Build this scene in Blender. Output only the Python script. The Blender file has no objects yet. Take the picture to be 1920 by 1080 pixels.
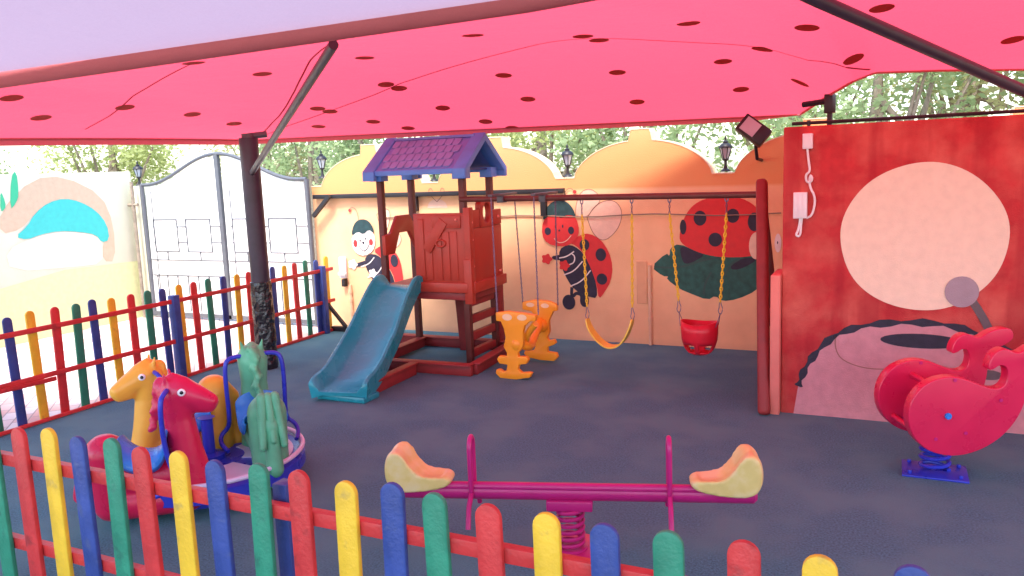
import bpy, bmesh, math, random
from math import pi, sin, cos, sqrt, radians
from mathutils import Vector, Matrix
from mathutils.bvhtree import BVHTree
SC = bpy.context.scene
# ------------------------------------------------------------------ camera
camd = bpy.data.cameras.new('camera'); cam = bpy.data.objects.new('camera', camd); SC.collection.objects.link(cam)
camd.sensor_width = 36; camd.lens = 1499.9 / 1920 * 36; camd.clip_start = .05; camd.clip_end = 1500
cam.matrix_world = Matrix(((0.90303, -0.02858, 0.42863, 0), (0.42776, 0.15150, -0.89111, 0), (-0.03947, 0.98804, 0.14903, 1.85), (0, 0, 0, 1)))
SC.camera = cam
# ------------------------------------------------------------------ light
SUN_EL = radians(62); SUN_AZ = radians(172)   # clockwise from +y
w = bpy.data.worlds.new('World'); SC.world = w; w.use_nodes = True
sky = w.node_tree.nodes.new('ShaderNodeTexSky'); sky.sky_type = 'NISHITA'; sky.sun_disc = False
sky.sun_elevation = SUN_EL; sky.sun_rotation = SUN_AZ; sky.dust_density = 1.5; sky.air_density = 1.1; sky.ozone_density = .6
bg = w.node_tree.nodes['Background']; bg.inputs['Strength'].default_value = .15
w.node_tree.links.new(sky.outputs[0], bg.inputs['Color'])
sd_ = bpy.data.lights.new('sun', 'SUN'); sd_.energy = 1.5; sd_.angle = radians(14); sd_.color = (1, .95, .86)
sun = bpy.data.objects.new('sun', sd_); SC.collection.objects.link(sun)
sun.rotation_euler = Vector((-sin(SUN_AZ) * cos(SUN_EL), -cos(SUN_AZ) * cos(SUN_EL), -sin(SUN_EL))).to_track_quat('-Z', 'Y').to_euler()
SC.view_settings.view_transform = 'Standard'; SC.view_settings.look = 'None'; SC.view_settings.gamma = 1
SC.view_settings.exposure = 2.25
SC.render.engine = 'CYCLES'
# wall paintings and canopy, measured in metres
D={'b2': {'cap': [(-3.368, 1.273), (-3.35, 1.359), (-3.293, 1.447), (-3.195, 1.501), (-3.09, 1.479), (-3.019, 1.404), (-2.986, 1.306), (-3.042, 1.334), (-3.111, 1.331), (-3.159, 1.298), (-3.2, 1.332), (-3.286, 1.336)], 'face': [(-3.368, 1.273), (-3.286, 1.336), (-3.2, 1.332), (-3.159, 1.298), (-3.111, 1.331), (-3.042, 1.334), (-2.986, 1.306), (-2.953, 1.169), (-2.997, 1.07), (-3.083, 1.015), (-3.19, 1.0), (-3.318, 1.029), (-3.385, 1.119)], 'cheeks': [(-3.313, 1.165, 0.036, 0.041), (-3.049, 1.173, 0.034, 0.04)], 'eyes': [(-3.221, 1.213, 0.008, 0.018), (-3.14, 1.217, 0.008, 0.018), (-3.18, 1.173, 0.011, 0.01)], 'smile': [(-3.241, 1.09), (-3.21, 1.05), (-3.157, 1.04), (-3.092, 1.07), (-3.048, 1.12)], 'body': [(-3.191, 0.97), (-3.104, 1.02), (-3.02, 1.011), (-2.918, 0.933), (-2.839, 0.776), (-2.781, 0.599), (-2.78, 0.46), (-2.867, 0.473), (-2.972, 0.504), (-3.065, 0.581), (-3.136, 0.7), (-3.195, 0.85)], 'shell': [(-3.072, 1.04), (-2.954, 1.129), (-2.85, 1.143), (-2.728, 1.081), (-2.64, 0.955), (-2.601, 0.8), (-2.626, 0.643), (-2.7, 0.522), (-2.764, 0.449), (-2.781, 0.599), (-2.839, 0.776), (-2.918, 0.933), (-2.999, 1.011)], 'dots': [(-2.905, 1.022, 0.054, 0.059), (-2.728, 0.921, 0.057, 0.067), (-2.722, 0.666, 0.058, 0.059)], 'stripes': [[(-3.194, 0.88), (-3.108, 0.895), (-3.022, 0.952)], [(-3.146, 0.7), (-3.028, 0.743), (-2.93, 0.85)], [(-3.075, 0.581), (-2.947, 0.635), (-2.843, 0.756)], [(-3.054, 0.931), (-3.013, 0.902), (-3.025, 0.832), (-3.079, 0.812)]], 'arm': [(-3.28, 0.899), (-3.204, 0.91), (-3.139, 0.931), (-3.13, 0.875), (-3.195, 0.854), (-3.27, 0.865)], 'hands': [(-3.335, 0.868, 0.057, 0.052), (-3.137, 0.801, 0.056, 0.053)], 'leg': [(-3.059, 0.571), (-3.067, 0.49), (-3.047, 0.471), (-3.014, 0.512), (-2.951, 0.494), (-2.952, 0.434), (-2.921, 0.435), (-2.898, 0.496)], 'feet': [(-3.098, 0.408, 0.073, 0.081), (-2.921, 0.431, 0.05, 0.068)], 'wings': [[(-2.998, 1.326), (-2.99, 1.442), (-2.941, 1.567), (-2.837, 1.609), (-2.737, 1.544), (-2.719, 1.467), (-2.802, 1.401), (-2.866, 1.305)], [(-2.87, 1.301), (-2.802, 1.401), (-2.709, 1.47), (-2.578, 1.483), (-2.496, 1.396), (-2.499, 1.273), (-2.565, 1.149), (-2.698, 1.052), (-2.809, 1.129)]], 'ant': [(-3.121, 1.503), (-3.097, 1.59), (-3.044, 1.618), (-2.997, 1.578)], 'antd': (-2.995, 1.574, 0.021, 0.019)}, 'b3': {'shell': [(-1.908, 1.046), (-1.904, 1.166), (-1.85, 1.323), (-1.758, 1.432), (-1.631, 1.484), (-1.47, 1.507), (-1.313, 1.477), (-1.209, 1.423), (-1.122, 1.324), (-1.087, 1.165), (-1.12, 0.951), (-1.241, 0.917), (-1.399, 0.908), (-1.578, 0.915), (-1.742, 0.959)], 'leaf': [(-2.203, 0.801), (-2.041, 0.947), (-2.008, 0.908), (-2.003, 0.998), (-1.912, 1.04), (-1.742, 0.963), (-1.578, 0.919), (-1.399, 0.912), (-1.241, 0.921), (-1.051, 0.934), (-1.05, 0.737), (-1.169, 0.589), (-1.345, 0.5), (-1.497, 0.473), (-1.557, 0.53), (-1.634, 0.481), (-1.8, 0.541), (-1.912, 0.585), (-2.044, 0.682), (-2.021, 0.711), (-2.078, 0.708)], 'dots': [(-1.704, 1.289, 0.062, 0.073), (-1.391, 1.309, 0.06, 0.068), (-1.558, 1.08, 0.065, 0.068), (-1.194, 1.25, 0.058, 0.089), (-1.87, 1.203, 0.032, 0.074)], 'face': (-1.175, 1.022, 0.065, 0.129), 'face2': (-0.976, 1.05, 0.03, 0.089), 'eye': (-0.979, 1.053, 0.005, 0.014), 'shade': [[(-1.909, 1.033), (-1.742, 0.959), (-1.651, 0.931), (-1.761, 0.861), (-1.854, 0.831), (-1.891, 0.887)], [(-1.425, 0.802), (-1.363, 0.885), (-1.223, 0.91), (-1.154, 0.897), (-1.258, 0.823), (-1.363, 0.784)]], 'veins': [[(-2.168, 0.803), (-1.911, 0.793), (-1.651, 0.89), (-1.47, 0.907)], [(-1.67, 0.536), (-1.661, 0.648), (-1.596, 0.761)], [(-1.47, 0.727), (-1.417, 0.838), (-1.328, 0.894)]]}, 'b1': {'cap': [(-5.864, 1.111), (-5.852, 1.192), (-5.795, 1.287), (-5.696, 1.318), (-5.602, 1.293), (-5.542, 1.206), (-5.541, 1.143), (-5.61, 1.191), (-5.692, 1.127), (-5.766, 1.167)], 'face': [(-5.864, 1.111), (-5.766, 1.167), (-5.692, 1.127), (-5.61, 1.191), (-5.541, 1.143), (-5.527, 1.033), (-5.574, 0.929), (-5.693, 0.872), (-5.808, 0.895), (-5.869, 0.983)], 'cheeks': [(-5.817, 1.023, 0.029, 0.045), (-5.59, 1.04, 0.029, 0.039)], 'eyes': [(-5.744, 1.06, 0.01, 0.016), (-5.661, 1.08, 0.009, 0.016), (-5.7, 1.032, 0.016, 0.016)], 'smile': [(-5.77, 1.008), (-5.745, 0.952), (-5.699, 0.928), (-5.648, 0.96), (-5.615, 1.016)], 'body': [(-5.693, 0.872), (-5.575, 0.905), (-5.465, 0.859), (-5.327, 0.686), (-5.268, 0.465), (-5.348, 0.399), (-5.461, 0.411), (-5.601, 0.584), (-5.704, 0.743)], 'shell': [(-5.573, 0.937), (-5.454, 1.001), (-5.324, 0.979), (-5.22, 0.877), (-5.183, 0.752), (-5.168, 0.563), (-5.235, 0.402), (-5.267, 0.481), (-5.326, 0.702), (-5.465, 0.859)], 'dots': [(-5.28, 0.822, 0.052, 0.072)], 'stripes': [[(-5.762, 0.742), (-5.643, 0.776), (-5.56, 0.858)], [(-5.676, 0.615), (-5.538, 0.65), (-5.433, 0.78)]], 'arm': [(-5.898, 0.764), (-5.797, 0.79), (-5.678, 0.824), (-5.682, 0.776), (-5.822, 0.733)], 'hands': [(-5.878, 0.769, 0.063, 0.056), (-5.594, 0.665, 0.053, 0.052)], 'leg': [(-5.565, 0.553), (-5.498, 0.426), (-5.461, 0.411)], 'feet': [(-4.649, 0.484, 0.097, 0.085)], 'wings': [[(-5.492, 1.363), (-5.383, 1.44), (-5.292, 1.407), (-5.322, 1.252), (-5.409, 1.096)], [(-5.416, 1.002), (-5.306, 1.221), (-5.182, 1.143), (-5.162, 1.05), (-5.251, 0.956)]], 'ant': [(-5.745, 1.302), (-5.764, 1.429), (-5.838, 1.462), (-5.871, 1.423)], 'antd': (-5.866, 1.418, 0.02, 0.019)}, 'red': {'disc': (0.169, 1.285, 0.498, 0.491), 'hill': [(-0.589, 0.214), (-0.55, 0.335), (-0.473, 0.466), (-0.353, 0.601), (-0.166, 0.678), (0.098, 0.714), (0.352, 0.708), (0.569, 0.633), (0.722, 0.543), (0.904, 0.373), (1.011, -0.034), (-0.63, -0.006)], 'rim': [(-0.589, 0.206), (-0.55, 0.335), (-0.473, 0.466), (-0.353, 0.601), (-0.166, 0.678), (0.098, 0.714), (0.352, 0.708), (0.569, 0.633), (0.722, 0.543), (0.904, 0.373)], 'line': [(-0.349, 0.597), (-0.347, 0.493), (-0.297, 0.412), (-0.124, 0.363), (0.108, 0.392)], 'mic': (0.415, 0.928, 0.099, 0.103), 'grip': [(0.468, 0.884), (0.533, 0.78), (0.592, 0.659), (0.63, 0.466)], 'foot': (0.595, 0.381, 0.075, 0.033)}, 'left': {'cap': [(6.02, 1.269), (6.178, 1.376), (6.298, 1.528), (6.485, 1.646), (6.703, 1.687), (6.916, 1.635), (7.129, 1.506), (7.263, 1.321), (7.275, 1.108), (7.152, 1.085), (7.088, 1.196), (6.866, 1.251), (6.578, 1.29), (6.331, 1.266), (6.156, 1.218)], 'stalk': [(6.226, 1.237), (6.577, 1.283), (6.865, 1.244), (7.086, 1.182), (7.167, 1.076), (7.132, 0.812), (6.734, 0.82), (5.914, 0.863), (5.885, 1.119)], 'path': [(5.885, 1.587), (6.32, 1.944), (6.739, 1.964), (7.234, 1.708), (7.367, 1.313), (7.327, 0.816), (7.144, 0.839), (7.168, 1.083), (7.275, 1.108), (7.263, 1.321), (7.129, 1.506), (6.916, 1.635), (6.703, 1.694), (6.486, 1.652), (6.298, 1.528), (6.108, 1.35), (5.848, 1.31)], 'leaf1': [(5.998, 1.58), (6.065, 1.982), (6.138, 2.055), (6.131, 1.761), (6.086, 1.668)], 'leaf2': [(5.919, 1.832), (5.96, 1.675), (5.944, 1.602), (5.883, 1.568)]}, 'whale': [(0.003, 0.637), (-0.083, 0.621), (-0.159, 0.572), (-0.207, 0.486), (-0.213, 0.38), (-0.171, 0.281), (-0.082, 0.207), (0.05, 0.179), (0.179, 0.209), (0.292, 0.279), (0.373, 0.378), (0.418, 0.497), (0.422, 0.632), (0.428, 0.677), (0.512, 0.704), (0.566, 0.746), (0.548, 0.806), (0.477, 0.808), (0.414, 0.787), (0.362, 0.747), (0.295, 0.785), (0.245, 0.769), (0.213, 0.722), (0.204, 0.663), (0.238, 0.668), (0.265, 0.691), (0.3, 0.684), (0.314, 0.636), (0.3, 0.576), (0.249, 0.554), (0.162, 0.586), (0.075, 0.625)], 'whale_o': {'eye': (0.282, 4.834, 0.416), 'n': (-0.402, 0.916, 0.0), 't': (0.916, 0.402, 0.0), 'sep': 0.45}, 'glf': [(-3.143, 0.593), (-3.028, 0.609), (-2.884, 0.599), (-2.76, 0.584), (-2.766, 0.53), (-2.816, 0.527), (-2.871, 0.483), (-2.887, 0.432), (-2.886, 0.349), (-2.893, 0.298), (-2.945, 0.236), (-2.94, 0.207), (-2.864, 0.213), (-2.844, 0.184), (-2.867, 0.145), (-2.936, 0.135), (-2.951, 0.091), (-2.915, 0.063), (-2.848, 0.074), (-2.816, 0.068), (-2.839, 0.024), (-2.982, -0.005), (-3.13, 0.001), (-3.169, 0.041), (-3.16, 0.076), (-3.13, 0.078), (-3.099, 0.06), (-3.062, 0.069), (-3.05, 0.127), (-3.128, 0.13), (-3.15, 0.171), (-3.13, 0.202), (-3.056, 0.2), (-3.049, 0.234), (-3.08, 0.287), (-3.057, 0.373), (-3.072, 0.456), (-3.097, 0.514), (-3.143, 0.517)], 'glfh': [(-3.031, 0.556, 0.048, 0.03), (-2.889, 0.559, 0.046, 0.027)], 'glr': [(-3.178, 0.578), (-3.044, 0.604), (-2.909, 0.595), (-2.824, 0.564), (-2.826, 0.505), (-2.865, 0.499), (-2.912, 0.407), (-2.91, 0.299), (-2.937, 0.243), (-2.922, 0.216), (-2.864, 0.228), (-2.846, 0.193), (-2.876, 0.173), (-2.934, 0.151), (-2.936, 0.106), (-2.846, 0.099), (-2.832, 0.058), (-2.871, 0.018), (-3.007, 0.018), (-3.145, 0.037), (-3.183, 0.071), (-3.172, 0.1), (-3.083, 0.105), (-3.061, 0.144), (-3.056, 0.291), (-3.032, 0.402), (-3.087, 0.49), (-3.181, 0.504)], 'glrh': [(-3.095, 0.553, 0.043, 0.021), (-2.945, 0.55, 0.042, 0.022)], 'FK': [(0.0, (-6.04, 6.5, 2.24)), (0.55, (-0.8, 7.9, 2.225)), (0.6, (-0.442, 6.541, 2.3)), (0.64, (-0.283, 6.202, 2.35)), (0.69, (-0.149, 6.242, 2.4)), (0.76, (0.218, 6.435, 2.4)), (0.86, (0.813, 6.926, 2.4)), (1.0, (4.5, 8.6, 2.42))], 'NK': [(0.0, (-6.15, 3.05, 2.2)), (0.08, (-5.0, 3.1, 2.5)), (0.55, (-1.35, 3.05, 2.53)), (0.69, (-0.25, 3.05, 2.58)), (0.86, (1.6, 3.05, 2.6)), (1.0, (5.0, 3.05, 2.56))], 'dots': [(0.0625, 0.8917, 1.1), (0.0375, 0.7625, 0.4), (0.0625, 0.6375, 1.0), (0.065, 0.4542, 0.6), (0.06, 0.2958, 0.8), (0.215, 0.8208, 0.4), (0.1975, 0.6208, 1.3), (0.2875, 0.5958, 0.6), (0.415, 0.7042, 0.8), (0.1475, 0.2958, 1.1), (0.15, 0.2583, 0.8), (0.24, 0.375, 1.4), (0.2425, 0.3375, 1.2), (0.1625, 0.1292, 0.7), (0.105, 0.1333, 0.9), (0.245, 0.175, 0.3), (0.2625, 0.0583, 0.6), (0.18, 0.0458, 0.3), (0.3475, 0.3625, 1.0), (0.3325, 0.1958, 0.9), (0.44, 0.3292, 0.5), (0.4225, 0.1375, 0.7), (0.47, 0.5958, 1.1), (0.4725, 0.5542, 1.2), (0.55, 0.6125, 1.0), (0.625, 0.3583, 1.6), (0.57, 0.35, 1.2), (0.53, 0.35, 1.5), (0.6575, 0.1208, 0.1), (0.5775, 0.1333, 1.6), (0.52, 0.1792, 1.7), (0.7025, 0.3667, 3.4), (0.8175, 0.1583, 1.1), (0.2775, 0.0, 0.5)], 'seams': [[(0.02, 0.0667), (0.07, 0.1583), (0.1575, 0.2708), (0.2475, 0.3542), (0.3975, 0.5333), (0.445, 0.5833), (0.4775, 0.5708), (0.5225, 0.4875), (0.57, 0.3458), (0.6275, 0.1583), (0.6825, 0.0292)], [(0.02, 0.6083), (0.0625, 0.6375), (0.215, 0.8208)], [(0.045, 0.1333), (0.14, 0.3667), (0.36, 0.8458)]]}
# ------------------------------------------------------------------ helpers
rng = random.Random(7)
SC = bpy.context.scene
COL = SC.collection

def MAT(name, col, rough=.5, var=.08, scale=12., bump=.0, bscale=60., spec=.4, coat=0., metal=0., two=None, twoscale=3., twolo=.45, twohi=.6):
    m = bpy.data.materials.new(name); m.use_nodes = True
    nt = m.node_tree; N = nt.nodes; Lk = nt.links
    b = N['Principled BSDF']
    b.inputs['Roughness'].default_value = rough
    b.inputs['Specular IOR Level'].default_value = spec
    b.inputs['Coat Weight'].default_value = coat
    b.inputs['Metallic'].default_value = metal
    tc = N.new('ShaderNodeTexCoord')
    nz = N.new('ShaderNodeTexNoise'); nz.inputs['Scale'].default_value = scale; nz.inputs['Detail'].default_value = 5
    Lk.new(tc.outputs['Object'], nz.inputs['Vector'])
    mx = N.new('ShaderNodeMix'); mx.data_type = 'RGBA'
    c1 = tuple(max(0, c * (1 - var)) for c in col) + (1,)
    c2 = tuple(min(1, c * (1 + var)) for c in col) + (1,)
    mx.inputs[6].default_value = c1; mx.inputs[7].default_value = c2
    mr = N.new('ShaderNodeMapRange'); mr.inputs[1].default_value = .3; mr.inputs[2].default_value = .7
    Lk.new(nz.outputs['Fac'], mr.inputs[0]); Lk.new(mr.outputs[0], mx.inputs[0])
    out = mx.outputs[2]
    if two is not None:
        n2 = N.new('ShaderNodeTexNoise'); n2.inputs['Scale'].default_value = twoscale; n2.inputs['Detail'].default_value = 6
        Lk.new(tc.outputs['Object'], n2.inputs['Vector'])
        m2 = N.new('ShaderNodeMapRange'); m2.inputs[1].default_value = twolo; m2.inputs[2].default_value = twohi
        Lk.new(n2.outputs['Fac'], m2.inputs[0])
        mm = N.new('ShaderNodeMix'); mm.data_type = 'RGBA'; mm.inputs[7].default_value = tuple(two) + (1,)
        Lk.new(out, mm.inputs[6]); Lk.new(m2.outputs[0], mm.inputs[0]); out = mm.outputs[2]
    Lk.new(out, b.inputs['Base Color'])
    rr = N.new('ShaderNodeMapRange'); rr.inputs[3].default_value = max(0, rough - .08); rr.inputs[4].default_value = min(1, rough + .1)
    Lk.new(nz.outputs['Fac'], rr.inputs[0]); Lk.new(rr.outputs[0], b.inputs['Roughness'])
    if bump:
        n3 = N.new('ShaderNodeTexNoise'); n3.inputs['Scale'].default_value = bscale; n3.inputs['Detail'].default_value = 6
        Lk.new(tc.outputs['Object'], n3.inputs['Vector'])
        bp = N.new('ShaderNodeBump'); bp.inputs['Strength'].default_value = bump; bp.inputs['Distance'].default_value = .01
        Lk.new(n3.outputs['Fac'], bp.inputs['Height']); Lk.new(bp.outputs[0], b.inputs['Normal'])
    return m

class MB:
    """collects faces (world or local metres) with a material index, linked as ONE mesh"""
    def __init__(s): s.v = []; s.f = []; s.m = []; s.i = 0
    def add(s, vs, fs, mi=None):
        o = len(s.v); s.v += [tuple(v) for v in vs]
        for f in fs: s.f.append([o + k for k in f]); s.m.append(s.i if mi is None else mi)
        return s
    def box(s, x0, x1, y0, y1, z0, z1, mi=None):
        vs = [(x, y, z) for z in (z0, z1) for y in (y0, y1) for x in (x0, x1)]
        return s.add(vs, [(0, 2, 3, 1), (4, 5, 7, 6), (0, 1, 5, 4), (2, 6, 7, 3), (0, 4, 6, 2), (1, 3, 7, 5)], mi)
    def bar(s, a, b, w, h, mi=None, up=(0, 0, 1)):
        a = Vector(a); b = Vector(b); d = (b - a).normalized(); u = Vector(up)
        if abs(d.dot(u)) > .98: u = Vector((0, 1, 0))
        sx = d.cross(u).normalized(); sy = sx.cross(d).normalized()
        vs = []
        for p in (a, b):
            for (i, j) in ((-1, -1), (1, -1), (1, 1), (-1, 1)): vs.append(p + sx * i * w / 2 + sy * j * h / 2)
        return s.add(vs, [(0, 3, 2, 1), (4, 5, 6, 7), (0, 1, 5, 4), (1, 2, 6, 5), (2, 3, 7, 6), (3, 0, 4, 7)], mi)
    def tube(s, pts, r, n=10, closed=False, mi=None, caps=True):
        P = [Vector(p) for p in pts]; L = len(P); R = r if isinstance(r, (list, tuple)) else [r] * L
        vs = []; prev = None
        for i, p in enumerate(P):
            if closed: d = (P[(i + 1) % L] - P[i - 1])
            else: d = P[min(i + 1, L - 1)] - P[max(i - 1, 0)]
            d.normalize()
            if prev is None:
                u = Vector((0, 0, 1)) if abs(d.z) < .9 else Vector((1, 0, 0))
                u = (u - d * u.dot(d)).normalized()
            else:
                u = (prev - d * prev.dot(d)).normalized()
            prev = u; w = d.cross(u)
            for k in range(n):
                a = 2 * pi * k / n; vs.append(p + (u * cos(a) + w * sin(a)) * R[i])
        fs = []
        for i in range(L if closed else L - 1):
            j = (i + 1) % L
            for k in range(n): fs.append((i * n + k, i * n + (k + 1) % n, j * n + (k + 1) % n, j * n + k))
        if not closed and caps:
            fs.append(tuple(reversed(range(n)))); fs.append(tuple((L - 1) * n + k for k in range(n)))
        return s.add(vs, fs, mi)
    def lathe(s, prof, c=(0, 0, 0), n=20, mi=None):
        vs = []; fs = []
        for (r, z) in prof:
            for k in range(n):
                a = 2 * pi * k / n; vs.append((c[0] + r * cos(a), c[1] + r * sin(a), c[2] + z))
        for i in range(len(prof) - 1):
            for k in range(n): fs.append((i * n + k, i * n + (k + 1) % n, (i + 1) * n + (k + 1) % n, (i + 1) * n + k))
        fs.append(tuple(reversed(range(n)))); fs.append(tuple((len(prof) - 1) * n + k for k in range(n)))
        return s.add(vs, fs, mi)
    def prism(s, poly, o, ax, ay, ext, mi=None, both=True):
        """2D polygon (a,b) placed at o + a*ax + b*ay, extruded by the vector ext"""
        o = Vector(o); ax = Vector(ax); ay = Vector(ay); e = Vector(ext); n = len(poly)
        A = [o + ax * p[0] + ay * p[1] for p in poly]; vs = A + [p + e for p in A]
        # orientation
        ar = sum(poly[i][0] * poly[(i + 1) % n][1] - poly[(i + 1) % n][0] * poly[i][1] for i in range(n))
        flip = (ar > 0) == (ax.cross(ay).dot(e) > 0)
        f1 = list(range(n)); f2 = [n + k for k in range(n)]
        side = [(i, (i + 1) % n, n + (i + 1) % n, n + i) for i in range(n)]
        if flip: f1 = f1[::-1]
        else: f2 = f2[::-1]; side = [tuple(reversed(q)) for q in side]
        return s.add(vs, [f1, f2] + side, mi)
    def ball(s, c, r, n=12, mi=None, M=None):
        r = r if isinstance(r, (tuple, list)) else (r, r, r); vs = []; fs = []
        m = n // 2 + 1
        for i in range(m + 1):
            t = pi * i / m
            for k in range(n):
                a = 2 * pi * k / n; q = Vector((r[0] * sin(t) * cos(a), r[1] * sin(t) * sin(a), r[2] * cos(t)))
                if M is not None: q = M @ q
                vs.append(Vector(c) + q)
        for i in range(m):
            for k in range(n): fs.append((i * n + k, (i + 1) * n + k, (i + 1) * n + (k + 1) % n, i * n + (k + 1) % n))
        return s.add(vs, fs, mi)
    def cap(s, a, b, ra, rb, k=7, n=14, mi=None):
        a = Vector(a); b = Vector(b)
        for i in range(k + 1):
            t = i / k; s.ball(a.lerp(b, t), ra + (rb - ra) * t, n, mi)
        return s
    def build(s, name, mats, parent=None, smooth=False, bevel=0., seg=2, remesh=0., sm=6, origin=None, weld=False):
        me = bpy.data.meshes.new(name)
        o = Vector((0, 0, 0)); p = parent
        while p is not None: o = o + p.location; p = p.parent
        if origin is not None: o = o + Vector(origin)
        me.from_pydata([tuple(Vector(v) - o) for v in s.v], [], s.f)
        if not isinstance(mats, (list, tuple)): mats = [mats]
        for m in mats: me.materials.append(m)
        for pl, mi in zip(me.polygons, s.m): pl.material_index = mi
        ob = bpy.data.objects.new(name, me); COL.objects.link(ob)
        if origin is not None: ob.location = origin
        if weld or bevel:
            bm = bmesh.new(); bm.from_mesh(me); bmesh.ops.remove_doubles(bm, verts=bm.verts, dist=1e-5)
            bm.to_mesh(me); bm.free()
        if remesh:
            r = ob.modifiers.new('r', 'REMESH'); r.mode = 'VOXEL'; r.voxel_size = remesh
            k = ob.modifiers.new('s', 'SMOOTH'); k.iterations = sm; k.factor = .6
            smooth = True
        if bevel:
            k = ob.modifiers.new('b', 'BEVEL'); k.width = bevel; k.segments = seg; k.limit_method = 'ANGLE'; k.angle_limit = radians(35)
            k.harden_normals = False
        if remesh or bevel:
            dg = bpy.context.evaluated_depsgraph_get(); ev = ob.evaluated_get(dg)
            nm = bpy.data.meshes.new_from_object(ev); ob.modifiers.clear(); ob.data = nm; nm.name = name
            bpy.data.meshes.remove(me); me = nm
        if smooth or bevel:
            me.polygons.foreach_set('use_smooth', [True] * len(me.polygons))
            if not remesh: me.set_sharp_from_angle(angle=radians(38))
        if parent is not None: ob.parent = parent
        return ob

def tag(o, label=None, cat=None, group=None, kind=None):
    if label: o['label'] = label
    if cat: o['category'] = cat
    if group: o['group'] = group
    if kind: o['kind'] = kind
    return o
def thing(name, loc, label, cat, group=None):
    o = bpy.data.objects.new(name, None); COL.objects.link(o); o.location = loc; o.empty_display_size = .1
    return tag(o, label, cat, group)
def copy_tree(o, parent=None):
    c = o.copy(); COL.objects.link(c); c.parent = parent
    for ch in [q for q in bpy.data.objects if q.parent == o]: copy_tree(ch, c)
    return c
def smooth_closed(pts, it=2):
    """Chaikin rounding of a closed outline"""
    for _ in range(it):
        q = []
        for i in range(len(pts)):
            a = pts[i]; b = pts[(i + 1) % len(pts)]
            q.append((a[0] * .75 + b[0] * .25, a[1] * .75 + b[1] * .25)); q.append((a[0] * .25 + b[0] * .75, a[1] * .25 + b[1] * .75))
        pts = q
    return pts
def smooth_open(pts, it=2):
    for _ in range(it):
        q = [pts[0]]
        for a, b in zip(pts, pts[1:]):
            q.append(tuple(x * .75 + y * .25 for x, y in zip(a, b))); q.append(tuple(x * .25 + y * .75 for x, y in zip(a, b)))
        q.append(pts[-1]); pts = q
    return pts
def ell(cx, cz, rx, rz, n=28): return [(cx + rx * cos(2 * pi * k / n), cz + rz * sin(2 * pi * k / n)) for k in range(n)]

# ------------------------------------------------------------------ materials
M = {}
M['rubber'] = MAT('rubber floor', (.088, .225, .275), .9, .34, 90, .8, 260, spec=.15, two=(.118, .270, .300), twoscale=2.1, twolo=.42, twohi=.62)
M['red'] = MAT('red paint', (.56, .035, .035), .45, .14, 9, .3, 70, two=(.36, .03, .03), twoscale=14, twolo=.6, twohi=.72)
M['yellow'] = MAT('yellow paint', (.78, .46, .03), .45, .12, 9, .3, 70, two=(.52, .32, .06), twoscale=14, twolo=.6, twohi=.72)
M['navy'] = MAT('navy paint', (.035, .06, .24), .45, .2, 9, .3, 70, two=(.07, .09, .22), twoscale=14, twolo=.6, twohi=.72)
M['green'] = MAT('green paint', (.03, .22, .13), .45, .2, 9, .3, 70, two=(.03, .13, .09), twoscale=14, twolo=.6, twohi=.72)
M['black'] = MAT('black metal', (.018, .016, .02), .42, .2, 14, .05, 60)
M['pole'] = MAT('dark pole', (.045, .035, .055), .4, .2, 8, .08, 30)
M['wrap'] = MAT('black film wrap', (.014, .011, .013), .22, .3, 20, 1.0, 28, spec=.7)
M['greymetal'] = MAT('grey metal', (.10, .105, .12), .45, .12, 12)
M['white'] = MAT('white metal', (.80, .79, .76), .5, .06, 3, two=(.70, .66, .58), twoscale=5, twolo=.58, twohi=.75)
M['whitepl'] = MAT('white plastic', (.80, .72, .74), .35, .03, 9)
M['brown'] = MAT('brown wood', (.125, .035, .028), .5, .18, 10, .2, 40)
M['playred'] = MAT('moulded red plastic', (.40, .045, .025), .42, .08, 7, .12, 60)
M['playdark'] = MAT('dark red timber', (.26, .028, .028), .5, .14, 9, .2, 40)
M['slide'] = MAT('teal slide plastic', (.02, .31, .38), .26, .1, 5, .05, 20, spec=.5)
M['roofp'] = MAT('purple roof plastic', (.16, .24, .66), .5, .08, 8, .1, 50)
M['roofs'] = MAT('shingle plastic', (.22, .29, .66), .5, .1, 8, .15, 50)
M['roofb'] = MAT('blue roof plastic', (.10, .27, .74), .42, .08, 8)
M['roofd'] = MAT('deep blue plastic', (.02, .04, .22), .5, .08, 8)
M['orange'] = MAT('orange plastic', (.88, .33, .02), .35, .05, 8)
M['chain'] = MAT('steel chain', (.20, .17, .26), .4, .2, 30, metal=.6)
M['chainy'] = MAT('yellow coated chain', (.80, .55, .04), .4, .08, 30)
M['belt'] = MAT('yellow belt', (.82, .56, .07), .4, .08, 12)
M['bucket'] = MAT('red bucket plastic', (.62, .012, .03), .35, .08, 12)
M['pink'] = MAT('pink red plastic', (.62, .012, .075), .28, .06, 6, spec=.5)
M['horsey'] = MAT('yellow orange plastic', (.85, .42, .05), .33, .08, 6)
M['horseg'] = MAT('green plastic', (.12, .44, .25), .38, .14, 9)
M['saddle'] = MAT('blue saddle plastic', (.03, .22, .70), .25, .08, 6, spec=.5)
M['blue'] = MAT('blue enamel', (.03, .045, .50), .28, .08, 8)
M['lilac'] = MAT('white lilac enamel', (.62, .60, .80), .35, .05, 6)
M['magenta'] = MAT('magenta steel', (.48, .012, .16), .3, .08, 7, spec=.5)
M['tan'] = MAT('tan seat plastic', (.74, .56, .20), .35, .1, 9, spec=.4, two=(.76, .60, .30), twoscale=9, twolo=.45, twohi=.6)
M['eyew'] = MAT('eye white', (.85, .85, .85), .3, .0)
M['eyek'] = MAT('eye black', (.01, .01, .012), .2, .0)
M['glass'] = MAT('frosted lamp glass', (.45, .48, .52), .15, .05, 9)
M['bark'] = MAT('bark', (.26, .21, .16), .9, .3, 14, .8, 30)
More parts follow.
